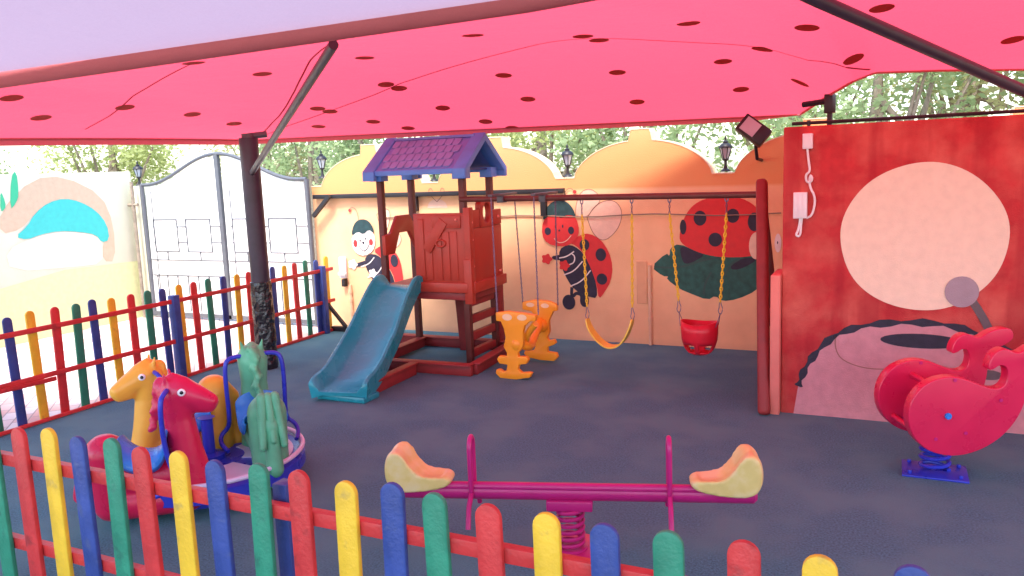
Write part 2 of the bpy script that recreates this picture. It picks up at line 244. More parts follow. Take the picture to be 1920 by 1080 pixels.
M['cable'] = MAT('grey cable', (.28, .18, .13), .6, .1)
M['conduit'] = MAT('cream conduit', (.74, .46, .28), .5, .05)
M['salmon'] = MAT('salmon paint', (.72, .20, .16), .6, .08, 6, .2)
# painted murals
def paint(n, c, var=.06): return MAT(n + ' wall paint', c, .62, var, 16, .35, 140)
P_ = dict(black=paint('black', (.028, .024, .045), .25), dteal=paint('dark teal', (.02, .055, .06), .3), red=paint('ladybird red', (.66, .035, .035)), white=paint('white', (.82, .74, .68)),
          pale=paint('pale wing', (.80, .52, .38)), cream=paint('cream', (.80, .60, .42)), leaf=paint('dark leaf', (.022, .105, .080), .3), vein=paint('leaf vein', (.035, .09, .075)), line=paint('thin line', (.30, .13, .10)),
          disc=paint('peach disc', (.84, .62, .48), .05), hill=paint('pink', (.58, .25, .28), .09), grey=paint('mauve grey', (.35, .26, .30)), dgrey=paint('dark grey', (.13, .09, .10)),
          cap=paint('turquoise', (.045, .46, .43)), tanp=paint('tan', (.54, .40, .28)), stalk=paint('stalk', (.70, .62, .52)), leafg=paint('mint', (.04, .42, .22)), lime=paint('lime', (.62, .62, .32)))

def translucent(name, col, tcol, mixf=.6, wv=260, var=.1):
    m = bpy.data.materials.new(name); m.use_nodes = True; nt = m.node_tree; N = nt.nodes; Lk = nt.links
    b = N['Principled BSDF']; out = N['Material Output']
    b.inputs['Roughness'].default_value = .8; b.inputs['Specular IOR Level'].default_value = .2
    tc = N.new('ShaderNodeTexCoord'); nz = N.new('ShaderNodeTexNoise'); nz.inputs['Scale'].default_value = 95; nz.inputs['Detail'].default_value = 8; nz.inputs['Roughness'].default_value = .75
    n5 = N.new('ShaderNodeTexNoise'); n5.inputs['Scale'].default_value = 5; n5.inputs['Detail'].default_value = 4; bp = N.new('ShaderNodeBump'); bp.inputs['Strength'].default_value = .5; bp.inputs['Distance'].default_value = .03
    Lk.new(tc.outputs['Object'], n5.inputs['Vector']); Lk.new(n5.outputs['Fac'], bp.inputs['Height']); Lk.new(bp.outputs[0], b.inputs['Normal'])
    Lk.new(tc.outputs['Object'], nz.inputs['Vector'])
    for (c, sock) in ((col, b.inputs['Base Color']), (tcol, None)):
        mx = N.new('ShaderNodeMix'); mx.data_type = 'RGBA'
        mx.inputs[6].default_value = tuple(x * (1 - var) for x in c) + (1,); mx.inputs[7].default_value = tuple(min(1, x * (1 + var)) for x in c) + (1,)
        Lk.new(nz.outputs['Fac'], mx.inputs[0])
        if sock is None:
            t = N.new('ShaderNodeBsdfTranslucent'); Lk.new(mx.outputs[2], t.inputs['Color'])
        else: Lk.new(mx.outputs[2], sock)
    ms = N.new('ShaderNodeMixShader'); ms.inputs[0].default_value = mixf
    Lk.new(b.outputs[0], ms.inputs[1]); Lk.new(t.outputs[0], ms.inputs[2]); Lk.new(ms.outputs[0], out.inputs['Surface'])
    return m
M['fabric'] = translucent('pink red shade cloth', (.65, .052, .082), (.82, .072, .118), .50, var=.32)
M['fabdot'] = translucent('dark red cloth patch', (.30, .04, .03), (.34, .035, .03), .3)
M['seam'] = translucent('stitched seam', (.28, .02, .05), (.35, .02, .06), .3)
M['pale'] = translucent('pale pink shade cloth', (.40, .31, .38), (.42, .30, .40), .38)
M['hem'] = translucent('rolled hem cloth', (.62, .16, .17), (.60, .12, .14), .2)

def wall_orange():
    m = MAT('orange plaster', (.86, .50, .27), .75, .05, 5, .35, 90, spec=.2); nt = m.node_tree; N = nt.nodes; Lk = nt.links
    b = N['Principled BSDF']; src = b.inputs['Base Color'].links[0].from_socket
    tc = N.new('ShaderNodeTexCoord'); sp = N.new('ShaderNodeSeparateXYZ'); Lk.new(tc.outputs['Object'], sp.inputs[0])
    wob = N.new('ShaderNodeTexNoise'); wob.inputs['Scale'].default_value = 4; Lk.new(tc.outputs['Object'], wob.inputs['Vector'])
    def lt(sock, v, soft=.012, w=0.):
        r = N.new('ShaderNodeMapRange'); r.inputs[1].default_value = v - soft; r.inputs[2].default_value = v + soft; r.inputs[3].default_value = 1; r.inputs[4].default_value = 0
        if w:
            a = N.new('ShaderNodeMath'); a.operation = 'MULTIPLY_ADD'; a.inputs[1].default_value = w; Lk.new(wob.outputs['Fac'], a.inputs[0]); Lk.new(sock, a.inputs[2]); sock = a.outputs[0]
        Lk.new(sock, r.inputs[0]); return r.outputs[0]
    a = lt(sp.outputs['X'], -3.34); c = lt(sp.outputs['Z'], 1.60); mul = N.new('ShaderNodeMath'); mul.operation = 'MULTIPLY'; Lk.new(a, mul.inputs[0]); Lk.new(c, mul.inputs[1])
    d = lt(sp.outputs['X'], -4.78); mxx = N.new('ShaderNodeMath'); mxx.operation = 'MAXIMUM'; Lk.new(mul.outputs[0], mxx.inputs[0]); Lk.new(d, mxx.inputs[1])  # cream at the upper left end paints in the sunlit glare there
    mm = N.new('ShaderNodeMix'); mm.data_type = 'RGBA'; mm.inputs[7].default_value = (.86, .66, .40, 1)
    Lk.new(mxx.outputs[0], mm.inputs[0]); Lk.new(src, mm.inputs[6])
    up_ = N.new('ShaderNodeMapRange'); up_.inputs[1].default_value = 1.58; up_.inputs[2].default_value = 1.61; Lk.new(sp.outputs['Z'], up_.inputs[0])
    inv = N.new('ShaderNodeMath'); inv.operation = 'SUBTRACT'; Lk.new(up_.outputs[0], inv.inputs[0]); Lk.new(mxx.outputs[0], inv.inputs[1]); inv.use_clamp = True
    m3 = N.new('ShaderNodeMix'); m3.data_type = 'RGBA'; m3.inputs[7].default_value = (.76, .33, .13, 1); Lk.new(inv.outputs[0], m3.inputs[0]); Lk.new(mm.outputs[2], m3.inputs[6]); mm = m3
    # damp grime low on the plaster
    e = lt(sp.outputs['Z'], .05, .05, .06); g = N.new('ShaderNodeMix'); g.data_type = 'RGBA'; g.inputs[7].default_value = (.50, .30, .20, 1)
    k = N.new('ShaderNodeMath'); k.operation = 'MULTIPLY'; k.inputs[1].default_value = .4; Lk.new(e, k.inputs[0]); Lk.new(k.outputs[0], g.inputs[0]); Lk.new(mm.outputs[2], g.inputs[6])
    Lk.new(g.outputs[2], b.inputs['Base Color']); return m
M['owall'] = wall_orange()
M['coping'] = MAT('pale coping', (.82, .60, .38), .7, .05, 6, .2)
M['lwall'] = MAT('pale plaster', (.62, .60, .46), .75, .04, 5, .3, 80, spec=.2)
def wall_red():
    m = MAT('red brushed plaster', (.50, .038, .042), .7, .18, 7, .6, 120, spec=.2, two=(.64, .13, .10), twoscale=3.2, twolo=.42, twohi=.66); nt = m.node_tree; N = nt.nodes; Lk = nt.links
    b = N['Principled BSDF']; src = b.inputs['Base Color'].links[0].from_socket
    tc = N.new('ShaderNodeTexCoord'); mp = N.new('ShaderNodeMapping'); mp.inputs['Scale'].default_value = (3.2, 1, .35); Lk.new(tc.outputs['Object'], mp.inputs['Vector'])
    nz = N.new('ShaderNodeTexNoise'); nz.inputs['Scale'].default_value = 1.6; nz.inputs['Detail'].default_value = 3; Lk.new(mp.outputs[0], nz.inputs['Vector'])
    r = N.new('ShaderNodeMapRange'); r.inputs[1].default_value = .5; r.inputs[2].default_value = .62; r.inputs[4].default_value = .55; Lk.new(nz.outputs['Fac'], r.inputs[0])
    g = N.new('ShaderNodeMix'); g.data_type = 'RGBA'; g.inputs[7].default_value = (.34, .014, .026, 1); Lk.new(r.outputs[0], g.inputs[0]); Lk.new(src, g.inputs[6]); Lk.new(g.outputs[2], b.inputs['Base Color'])
    return m
M['rwall'] = wall_red()
def pavers():
    m = MAT('pink white pavers', (.62, .50, .47), .8, .08, 8, .4, 60, spec=.2); nt = m.node_tree; N = nt.nodes; Lk = nt.links
    b = N['Principled BSDF']; tc = N.new('ShaderNodeTexCoord'); mp = N.new('ShaderNodeMapping'); mp.inputs['Rotation'].default_value = (0, 0, radians(45)); Lk.new(tc.outputs['Object'], mp.inputs['Vector'])
    br = N.new('ShaderNodeTexBrick'); br.inputs['Scale'].default_value = 1.; br.inputs['Brick Width'].default_value = .22; br.inputs['Row Height'].default_value = .11; br.inputs['Mortar Size'].default_value = .006
    br.inputs['Color1'].default_value = (.66, .60, .58, 1); br.inputs['Color2'].default_value = (.58, .32, .28, 1); br.inputs['Mortar'].default_value = (.34, .28, .27, 1); br.inputs['Bias'].default_value = -.1
    Lk.new(mp.outputs[0], br.inputs['Vector']); Lk.new(br.outputs['Color'], b.inputs['Base Color']); return m
M['pavers'] = pavers()
M['ground'] = MAT('dry earth', (.26, .22, .15), .95, .15, 2, .5, 20)
def leafmat(name, a, b_):
    m = translucent(name, a, b_, .45, var=.45); return m
M['leaf1'] = leafmat('yellow green leaves', (.36, .40, .17), (.50, .58, .22))
M['leaf2'] = leafmat('mid green leaves', (.30, .38, .20), (.44, .56, .28))
M['leaf3'] = leafmat('olive leaves', (.38, .38, .18), (.52, .52, .28))

# ------------------------------------------------------------------ ground
g = MB(); g.box(-400, 400, -400, 400, -.5, -.012); tag(g.build('ground', M['ground']), kind='structure')
g = MB(); g.box(-6.06, 1.9, -3, 8.0, -.2, 0); tag(g.build('floor', M['rubber']), kind='structure')
g = MB(); g.box(-9.6, -6.064, -3, 9.6, -.2, -.004); tag(g.build('pavement', M['pavers']), kind='structure')

# ------------------------------------------------------------------ back wall with scalloped top
WY = 7.83
back = thing('boundary_wall', (-3.2, WY, 0), 'long orange and cream plastered wall with arched top and painted ladybirds behind the swings', 'wall')
def topz(x):
    u = ((x + 3.11) / 1.63) % 1.0; d = min(u, 1 - u) * 1.63; c = .815 - d
    if c < .10: return 2.172
    if c < .115: return 2.172 - (c - .10) * 7
    if d < .11: return 1.71
    k = (.815 - d) / .705; return 1.71 + .355 * max(0, 1 - k ** 2.1) ** .62
xs = []; x = -6.42
while x < 1.2: xs.append(round(x, 4)); x += .015
top = [(x, topz(x)) for x in xs]
m = MB(); m.prism([(xs[0], -.05)] + [(xs[-1], -.05)] + top[::-1], (0, WY, 0), (1, 0, 0), (0, 0, 1), (0, .2, 0)); m.build('wall', M['owall'], back)
m = MB()
for (a, za), (b, zb) in zip(top, top[1:]):
    m.add([(a, WY - .004, za), (b, WY - .004, zb), (b, WY - .004, zb + .010), (a, WY - .004, za + .010), (a, WY + .21, za), (b, WY + .21, zb), (b, WY + .21, zb + .010), (a, WY + .21, za + .010)], [(0, 1, 2, 3), (3, 2, 6, 7), (5, 4, 7, 6)])
m.build('coping', M['coping'], back)  # thin pale strip, paints in the glow of light along the wall top

def ribbon(mb, pts, w, mi, y, wavy=False):
    """a painted line of width w on a wall plane y"""
    pts = smooth_open(pts, 2); L = []; R = []
    for i, p in enumerate(pts):
        a = pts[max(i - 1, 0)]; b = pts[min(i + 1, len(pts) - 1)]; dx = b[0] - a[0]; dz = b[1] - a[1]; l = sqrt(dx * dx + dz * dz) or 1
        ww = w * (1 + (.6 * sin(i * 1.7) if wavy else 0)) / 2
        L.append((p[0] - dz / l * ww, y, p[1] + dx / l * ww)); R.append((p[0] + dz / l * ww, y, p[1] - dx / l * ww))
    n = len(pts); mb.add(L + R, [(i, n + i, n + i + 1, i + 1) for i in range(n - 1)], mi)
def flat(mb, pts, mi, y, it=1):
    pts = smooth_closed(pts, it) if it else pts; n = len(pts)
    ar = sum(pts[i][0] * pts[(i + 1) % n][1] - pts[(i + 1) % n][0] * pts[i][1] for i in range(n))
    if ar < 0: pts = pts[::-1]
    mb.add([(p[0], y, p[1]) for p in pts], [tuple(range(n))], mi)
MUR = [P_['black'], P_['red'], P_['white'], P_['pale'], P_['line'], P_['dteal'], P_['cream'], P_['leaf'], P_['vein']]
def ladybird(d, facemat, cheekmat, label):
    m = MB(); y = WY; z = lambda k: y - .0016 * k
    for w in d['wings']: flat(m, w, 3, z(1), 2); ribbon(m, w + [w[0]], .006, 4, z(2))
    flat(m, d['shell'], 1, z(3)); flat(m, d['body'], 0, z(4)); flat(m, d['arm'], 0, z(4.5)); ribbon(m, d['leg'], .035, 0, z(4.2))
    for e in d['feet']: flat(m, ell(*e), 0, z(5), 0)
    for e in d['dots']: flat(m, ell(*e), 0, z(5.5), 0)
    for s in d['stripes']: ribbon(m, s, .013, 2, z(6))
    for (cx, cz, rx, rz) in d['hands']:
        pts = []
        for k in range(30): a = 2 * pi * k / 30; r = 1 + .16 * cos(5 * a); pts.append((cx + rx * r * cos(a), cz + rz * r * sin(a)))
        flat(m, pts, 2 if facemat == 2 else 1, z(6.5), 0)
    flat(m, d['face'], facemat, z(7)); flat(m, d['cap'], 5, z(8))
    for e in d['cheeks']: flat(m, ell(*e), cheekmat, z(8), 0)
    for e in d['eyes']: flat(m, ell(*e), 0, z(9), 0)
    ribbon(m, d['smile'], .008, 0 if facemat == 2 else 3, z(9)); ribbon(m, d['ant'], .007, 4, z(9)); flat(m, ell(*d['antd']), 1, z(10), 0)
    tag(m.build('mural', MUR, back), label)
ladybird(D['b1'], 2, 1, 'painted ladybird with a white smiling face')
ladybird(D['b2'], 1, 0, 'painted ladybird with a red face and black cheeks')
d = D['b3']; m = MB(); z = lambda k: WY - .0016 * k
flat(m, d['leaf'], 7, z(1), 1)
for s in d['shade']: flat(m, s, 0, z(2), 2)
for s in d['veins']: ribbon(m, s, .02, 8, z(3))
flat(m, d['shell'], 1, z(4), 2)
for e in d['dots']: flat(m, ell(*e), 0, z(5), 0)
flat(m, ell(*d['face']), 6, z(6), 0); flat(m, ell(*d['face2']), 2, z(6), 0); flat(m, ell(*d['eye']), 0, z(7), 0)
tag(m.build('mural', MUR, back), 'painted ladybird lying on a dark green leaf')
# small antennae doodle with pale crescent above the tower panel
m = MB(); flat(m, [(-4.66 + .13 * cos(a), 1.43 + .10 * sin(a)) for a in [pi * k / 12 for k in range(13)]], 3, WY - .002, 0)
for sx in (-1, 1): ribbon(m, [(-4.66, 1.5), (-4.66 + sx * .07, 1.56), (-4.66 + sx * .11, 1.63), (-4.66 + sx * .07, 1.66), (-4.66 + sx * .05, 1.62)], .007, 4, WY - .004)
for k in (0, 1): flat(m, ell(-4.45 + .03 * k, .50 + .03 * k, .09 - .03 * k, .10 - .035 * k), 1 - k, WY - .003 - .002 * k, 0)
m.build('mural', MUR, back)

# gate slide rail, cable, conduits on the wall
t = thing('slide_rail', (-4.7, WY - .05, 1.56), 'long black steel rail fixed across the orange wall behind the tower', 'rail')
m = MB(); m.box(-6.36, -3.10, WY - .07, WY - .015, 1.565, 1.615); m.build('beam', M['black'], t, bevel=.004)
for bx in (-4.93, -3.34):
    m = MB(); m.box(bx - .03, bx + .03, WY - .06, WY - .008, 1.33 if bx > -4 else 1.40, 1.563); m.build('bracket', M['black'], t)
m = MB(); m.bar((-6.34, WY - .1, 1.36), (-6.08, WY - .1, 1.60), .045, .045); m.build('brace', M['black'], t)
m = MB(); m.tube([(-5.45 + .3 * k, WY - .012, 1.325 + .012 * sin(k * 1.3)) for k in range(16)], .006, 6); tag(m.build('wall_cable', M['cable']), 'thin brown cable strung level across the orange wall behind the swings', 'cable')
def conduit(x, ztop, label):
    m = MB(); m.tube([(x, WY - .02, 0), (x, WY - .02, ztop)], .018, 10)
    for zz in (ztop * .3, ztop * .6, ztop * .8): m.tube([(x, WY - .02, zz), (x, WY - .02, zz + .04)], .024, 10)
    return tag(m.build('conduit_pipe', M['conduit'], origin=(x, WY, 0)), label, 'pipe')
conduit(-2.21, .82, 'cream conduit pipe running up the wall between the yellow swing and the painted leaf')
conduit(-5.93, .52, 'thin cream conduit pipe under the white box at the end of the picket fence')
m = MB(); m.box(-2.35, -2.24, WY - .012, WY - .0005, .42, .86); m.add([(-2.34, WY - .0125, .43), (-2.25, WY - .0125, .43), (-2.25, WY - .0125, .85), (-2.34, WY - .0125, .85)], [(0, 1, 2, 3)])
tag(m.build('wall_panel', MAT('panel paint', (.72, .38, .20), .6, .05), bevel=.003), 'flat orange cover panel on the wall left of the conduit pipe', 'panel')
t = thing('intercom', (-5.96, WY, .5), 'white wall box with a black socket hanging beside the picket fence end', 'intercom')
m = MB(); m.box(-6.06, -5.965, WY - .05, WY - .004, .60, .86); m.build('housing', M['whitepl'], t, bevel=.012)
m = MB(); m.box(-6.03, -5.98, WY - .06, WY - .004, .50, .59); m.build('socket', M['black'], t, bevel=.006)
m = MB(); m.box(-6.05, -5.94, WY - .09, WY - .053, .64, .68); m.build('tray', M['white'], t, bevel=.008)
t = thing('gate_stop', (-6.15, 7.6, 0), 'black metal stop bar on the floor at the fence end', 'gate stop')
m = MB(); m.box(-6.03, -5.78, 7.52, 7.58, .0, .06); m.build('foot', M['black'], t, bevel=.005)
m = MB(); m.bar((-6.05, 7.50, .34), (-5.80, 7.50, .07), .035, .035); m.build('strut', M['black'], t)

# ------------------------------------------------------------------ red wall
RY = 5.93
rw = thing('painted_wall', (.4, RY, 0), 'red painted wall block on the right with a large peach disc and pink mound', 'wall')
m = MB(); m.box(-.71, 3.2, RY, RY + 1.88, -.05, 2.05); m.build('wall', M['rwall'], rw, bevel=.012)
RM = [P_['disc'], P_['hill'], P_['black'], P_['grey'], P_['dgrey'], P_['line'], P_['hill']]
d = D['red']; m = MB(); y = lambda k: RY - .0016 * k
cx, cz, rx, rz = d['disc']
flat(m, [(cx + rx * (1 + .006 * sin(7 * a)) * cos(a), cz + rz * (1 + .008 * sin(5 * a + 1)) * sin(a)) for a in [2 * pi * k / 90 for k in range(90)]], 0, y(1), 0)
hill = d['hill'][:-2] + [(d['hill'][-3][0] + .05, 0.0), (-.62, 0.0)]
flat(m, hill, 1, y(2), 0); ribbon(m, d['rim'], .038, 2, y(3), True); ribbon(m, d['line'], .007, 5, y(3))
gx = cx + .02
flat(m, ell(*D['red']['foot']), 4, y(4), 0); ribbon(m, d['grip'], .05, 4, y(4)); flat(m, ell(*d['mic']), 3, y(5), 0)
flat(m, ell(cx + .02, .585, .25, .05), 2, y(4), 0)
tag(m.build('mural', RM, rw), 'peach disc, pink mound with black rim and a grey microphone')
m = MB(); m.tube([(-.66, RY + .05, 2.072), (3.2, RY + .05, 2.072)], .012, 8); m.tube([(-.55, RY + .05, 2.05), (-.55, RY + .05, 2.09)], .012, 6); m.tube([(1.1, RY + .05, 2.05), (1.1, RY + .05, 2.09)], .012, 6); m.build('top_rail', M['black'], rw)
m = MB(); m.box(-.78, -.713, RY - .07, RY + .3, -.02, 1.02); tag(m.build('corner_post', M['salmon'], bevel=.008), 'low salmon post standing against the left corner of the red wall', 'post')
# white boxes with their cable
t = thing('power_box', (-.55, RY, 1.5), 'two white plastic boxes joined by a white cable on the red wall', 'electrical box')
m = MB(); m.box(-.582, -.515, RY - .035, RY - .001, 1.895, 2.0); m.build('box', M['whitepl'], t, bevel=.006)
m = MB(); m.box(-.635, -.545, RY - .05, RY - .001, 1.42, 1.60); m.box(-.605, -.575, RY - .056, RY - .0503, 1.43, 1.59); m.build('box', M['whitepl'], t, bevel=.006)
m = MB(); yy = RY - .02
m.tube(smooth_open([(-.55, yy, 1.895), (-.54, yy, 1.80), (-.53, yy, 1.74), (-.56, yy - .01, 1.72), (-.55, yy, 1.66), (-.51, yy - .01, 1.68), (-.53, yy, 1.73), (-.535, yy, 1.64), (-.49, yy, 1.56), (-.51, yy, 1.44), (-.55, yy, 1.42)], 2), .008, 8)
m.tube(smooth_open([(-.59, yy, 1.42), (-.60, yy, 1.34), (-.62, yy - .01, 1.30), (-.59, yy, 1.29), (-.585, yy, 1.36), (-.58, yy, 1.42)], 2), .008, 8); m.build('cable', M['whitepl'], t)

# ------------------------------------------------------------------ left wall, gate
lw = thing('mural_wall', (-9.4, 5, 0), 'pale yellow side wall with a turquoise toadstool cap and tan path painted on it', 'wall')
m = MB(); m.box(-9.62, -9.4, 0, 7.72, -.05, 2.0); m.build('wall', M['lwall'], lw, bevel=.01)
def flatx(mb, pts, mi, x):
    pts = smooth_closed(pts, 1); n = len(pts); ar = sum(pts[i][0] * pts[(i + 1) % n][1] - pts[(i + 1) % n][0] * pts[i][1] for i in range(n))
    if ar < 0: pts = pts[::-1]
    mb.add([(x, p[0], p[1]) for p in pts], [tuple(range(n))], mi)
d = D['left']; m = MB(); m.i = 4; m.add([(-9.3985, 7.7, 0), (-9.3985, 0, 0), (-9.3985, 0, .62), (-9.3985, 5.6, .66), (-9.3985, 6.6, .80), (-9.3985, 7.7, .78)], [(5, 4, 3, 2, 1, 0)]); flatx(m, d['path'], 1, -9.397); flatx(m, d['stalk'], 2, -9.396); flatx(m, d['cap'], 0, -9.394); flatx(m, d['leaf1'], 3, -9.394); flatx(m, d['leaf2'], 3, -9.394)
m.build('mural', [P_['cap'], P_['tanp'], P_['stalk'], P_['leafg'], P_['lime']], lw)
m = MB(); m.box(-9.62, -9.26, 7.724, 8.0, -.05, 1.80); tag(m.build('gate_pillar', M['lwall'], bevel=.01), 'pale plastered pillar holding the lantern left of the gate', 'pillar')
GY = 7.73
gt = thing('metal_gate', (-7.8, GY, 0), 'white sheet metal double gate with an arched grey frame behind the picket fence', 'gate')
def gtop(x):
    k = abs(x + 7.82) / 1.42; return 1.81 + .36 * (.5 + .5 * cos(pi * min(1, k * 1.08)))
gx = [-9.22 + 2.82 * k / 48 for k in range(49)]
for (a, b) in ((-9.2, -7.85), (-7.79, -6.42)):
    pts = [(a, .08), (b, .08)] + [(x, gtop(x) - .03) for x in reversed([q for q in gx if a <= q <= b])]
    leaf = MB(); leaf.prism(pts, (0, GY, 0), (1, 0, 0), (0, 0, 1), (0, .015, 0)); lf = leaf.build('gate_leaf', M['white'], gt)
    s = MB(); w = .012; n0 = (a + b) / 2
    for c in (n0 - .33, n0 + .27):
        s.box(c - .21, c + .21, GY - w, GY, 1.335, 1.347); s.box(c - .21, c + .21, GY - w, GY, .905, .917)
        s.box(c - .222, c - .21, GY - w, GY, .905, 1.347); s.box(c + .21, c + .222, GY - w, GY, .905, 1.347)
        s.box(c - .006, c + .006, GY - w, GY, .80, .905)
    for zz in (1.03, 1.24):
        s.box(a + .1, n0 - .56, GY - w, GY, zz, zz + .01); s.box(n0 - .11, n0 + .05, GY - w, GY, zz, zz + .01); s.box(n0 + .50, b - .02, GY - w, GY, zz, zz + .01)
    for zz in (.79, .58): s.box(a + .03, b, GY - w, GY, zz, zz + .012)
    for k in range(7): xk = a + .1 + k * .19; s.box(xk, xk + .01, GY - w, GY, .1, .58)
    s.box(a + .13, a + .14, GY - w * .7, GY, .1, 1.72)
    s.build('ornament', M['greymetal'], lf)
m = MB(); m.tube([(x, GY - .01, gtop(x)) for x in gx], .023, 8); m.tube([(-9.22, GY - .01, .02), (-9.22, GY - .01, gtop(-9.22))], .03, 8); m.tube([(-6.40, GY - .01, .02), (-6.40, GY - .01, gtop(-6.4))], .03, 8)
m.box(-7.85, -7.79, GY - .03, GY + .02, .02, 2.17); m.box(-9.2, -6.42, GY - .03, GY + .02, .03, .08); m.build('frame', M['greymetal'], gt)
m = MB(); m.tube([(-9.32, GY - .1, 0), (-9.30, GY - .1, 1.86)], .022, 8); m.tube([(-9.4, GY - .1, 1.55), (-9.22, GY - .1, 1.55)], .02, 8); tag(m.build('gate_post', M['bark']), 'rusty brown post leaning beside the left end of the gate', 'post')

# ------------------------------------------------------------------ lanterns on the walls
def lantern(x, y, z, label):
    t = thing('wall_lantern', (x, y, z), label, 'lantern', 'lanterns on the wall tops')
    k = 1.05
    m = MB(); m.lathe([(.05 * k, 0), (.045 * k, .012), (.02 * k, .03), (.013 * k, .06), (.013 * k, .10), (.03 * k, .11), (.03 * k, .125)], (x, y, z), 12); m.build('stem', M['black'], t, smooth=True)
    m = MB(); m.lathe([(.026 * k, .126), (.052 * k, .225)], (x, y, z), 6); m.build('glass', M['glass'], t)
    m = MB()
    for q in range(6):
        a = 2 * pi * q / 6; m.tube([(x + .027 * k * cos(a), y + .027 * k * sin(a), z + .125), (x + .054 * k * cos(a), y + .054 * k * sin(a), z + .226)], .0045, 5)
    m.lathe([(.066 * k, .226), (.066 * k, .234), (.045 * k, .262), (.022 * k, .275), (.026 * k, .285), (.008 * k, .30), (.012 * k, .318), (.003 * k, .34)], (x, y, z), 12); m.build('cage', M['black'], t, smooth=True)
lantern(-3.11, 7.93, 1.728, 'black lantern on the orange wall dip above the swing beam, right of the tower roof')
lantern(-1.48, 7.93, 1.728, 'black lantern on the orange wall dip nearest the floodlight')
lantern(-4.74, 7.93, 1.728, 'black lantern whose stem shows in the wall dip under the purple tower roof')
lantern(-6.32, 7.93, 1.81, 'pale looking lantern where the orange wall meets the gate')
lantern(-9.42, 7.86, 1.80, 'pale looking lantern on the pillar left of the gate')

# floodlight and bracket above the walls
t = thing('floodlight', (-1.13, 7.4, 1.9), 'tilted dark floodlight with a glass face above the orange wall', 'floodlight')
R_ = Matrix.Rotation(radians(38), 4, 'Y') @ Matrix.Rotation(radians(-18), 4, 'X')
def rb(mb, c, sx, sy, sz, R):
    vs = [Vector(c) + (R @ Vector((i * sx, j * sy, k * sz))) for k in (-1, 1) for j in (-1, 1) for i in (-1, 1)]
    mb.add(vs, [(0, 2, 3, 1), (4, 5, 7, 6), (0, 1, 5, 4), (2, 6, 7, 3), (0, 4, 6, 2), (1, 3, 7, 5)])
c = Vector((-1.14, 7.4, 2.085)); m = MB(); rb(m, c, .135, .05, .085, R_); m.build('housing', M['black'], t, bevel=.012)
m = MB(); rb(m, c + (R_ @ Vector((-.035, -.053, 0))), .07, .004, .065, R_); m.build('glass', M['glass'], t)
m = MB(); m.tube([(-1.13, 7.45, 1.98), (-1.13, 7.55, 1.84), (-1.13, 7.9, 1.82)], .015, 8); m.build('bracket', M['black'], t)
t = thing('roof_anchor', (-.5, 6.6, 2.05), 'black clamp plate holding the canopy corner above the red wall', 'bracket')
m = MB(); m.box(-.50, -.42, 6.58, 6.64, 2.16, 2.30); m.build('plate', M['black'], t, bevel=.005)
m = MB(); m.tube([(-.66, 6.7, 2.24), (-.48, 6.61, 2.25)], .022, 8); m.tube([(-.46, 6.61, 2.05), (-.46, 6.61, 2.2)], .02, 8); m.build('arm', M['black'], t)

# ------------------------------------------------------------------ picket fences
def fence(axis, base, n, x0, step, z_h, order, label, posts, rails, w=.078):
    """axis 'y': fence along y at x=base; axis 'x': along x at y=base"""
    t = thing('picket_fence', (base, x0, 0) if axis == 'y' else (x0, base, 0), label, 'fence')
    w2 = w / 2; mats = {'R': M['red'], 'Y': M['yellow'], 'B': M['navy'], 'G': M['green']}; names = {'R': 'red picket', 'Y': 'yellow picket', 'B': 'navy blue picket', 'G': 'green picket'}
    for k in range(n):
        col = order[k % 4]; c = x0 + k * step + rng.uniform(-.006, .006); h = z_h + rng.uniform(-.012, .012); lean = rng.uniform(-.018, .018)
        prof = [(-w2, .025), (w2, .025)] + [(w2 * cos(a) + lean, h - w2 + w2 * sin(a)) for a in [pi * q / 10 for q in range(11)]]
        m = MB()
        if axis == 'y': m.prism([(p[0] + c, p[1]) for p in prof], (base - .02, 0, 0), (0, 1, 0), (0, 0, 1), (.018, 0, 0))
        else: m.prism([(p[0] + c, p[1]) for p in prof], (0, base - .02, 0), (1, 0, 0), (0, 0, 1), (0, .02, 0))
        tag(m.build('picket', mats[col], t, bevel=.004, seg=2), names[col])
    for (z0, z1, th) in rails:
        a = x0 - .06; b = x0 + (n - 1) * step + .1; m = MB()
        if axis == 'y': m.box(base + .001, base + .001 + th, a, b, z0, z1)
        else: m.box(a, b, base + .002, base + .002 + th, z0, z1)
        m.build('rail', M['red'], t, bevel=.004)
    for py in posts:
        m = MB(); m.box(base + .004 - .03, base + .05, py - .035, py + .035, 0, z_h - .09) if axis == 'y' else m.box(py - .03, py + .03, base + .06, base + .12, 0, z_h - .1)
        tag(m.build('post', M['navy'], t, bevel=.004), 'navy blue square post')
fence('y', -6.03, 25, 3.1985, .1795, .89, 'YRGB', 'colourful picket fence at the left dividing the dark floor from the sunlit paving', (5.26, 7.40), ((.725, .765, .022), (.35, .39, .022), (.004, .034, .022)), w=.072)
fence('x', 1.96, 28, -3.91, .18, .895, 'RYBG', 'colourful picket fence across the foreground in front of the rides', (-1.9,), ((.70, .75, .035), (.33, .38, .035)), w=.082)
# a short broken slat hooked on the left fence rail
m = MB(); m.bar((-5.993, 3.30, .352), (-5.993, 4.02, .332), .012, .035, up=(0, 0, 1)); tag(m.build('loose_slat', M['red'], bevel=.003), 'short loose red slat lying along the lower rail of the left fence', 'slat')

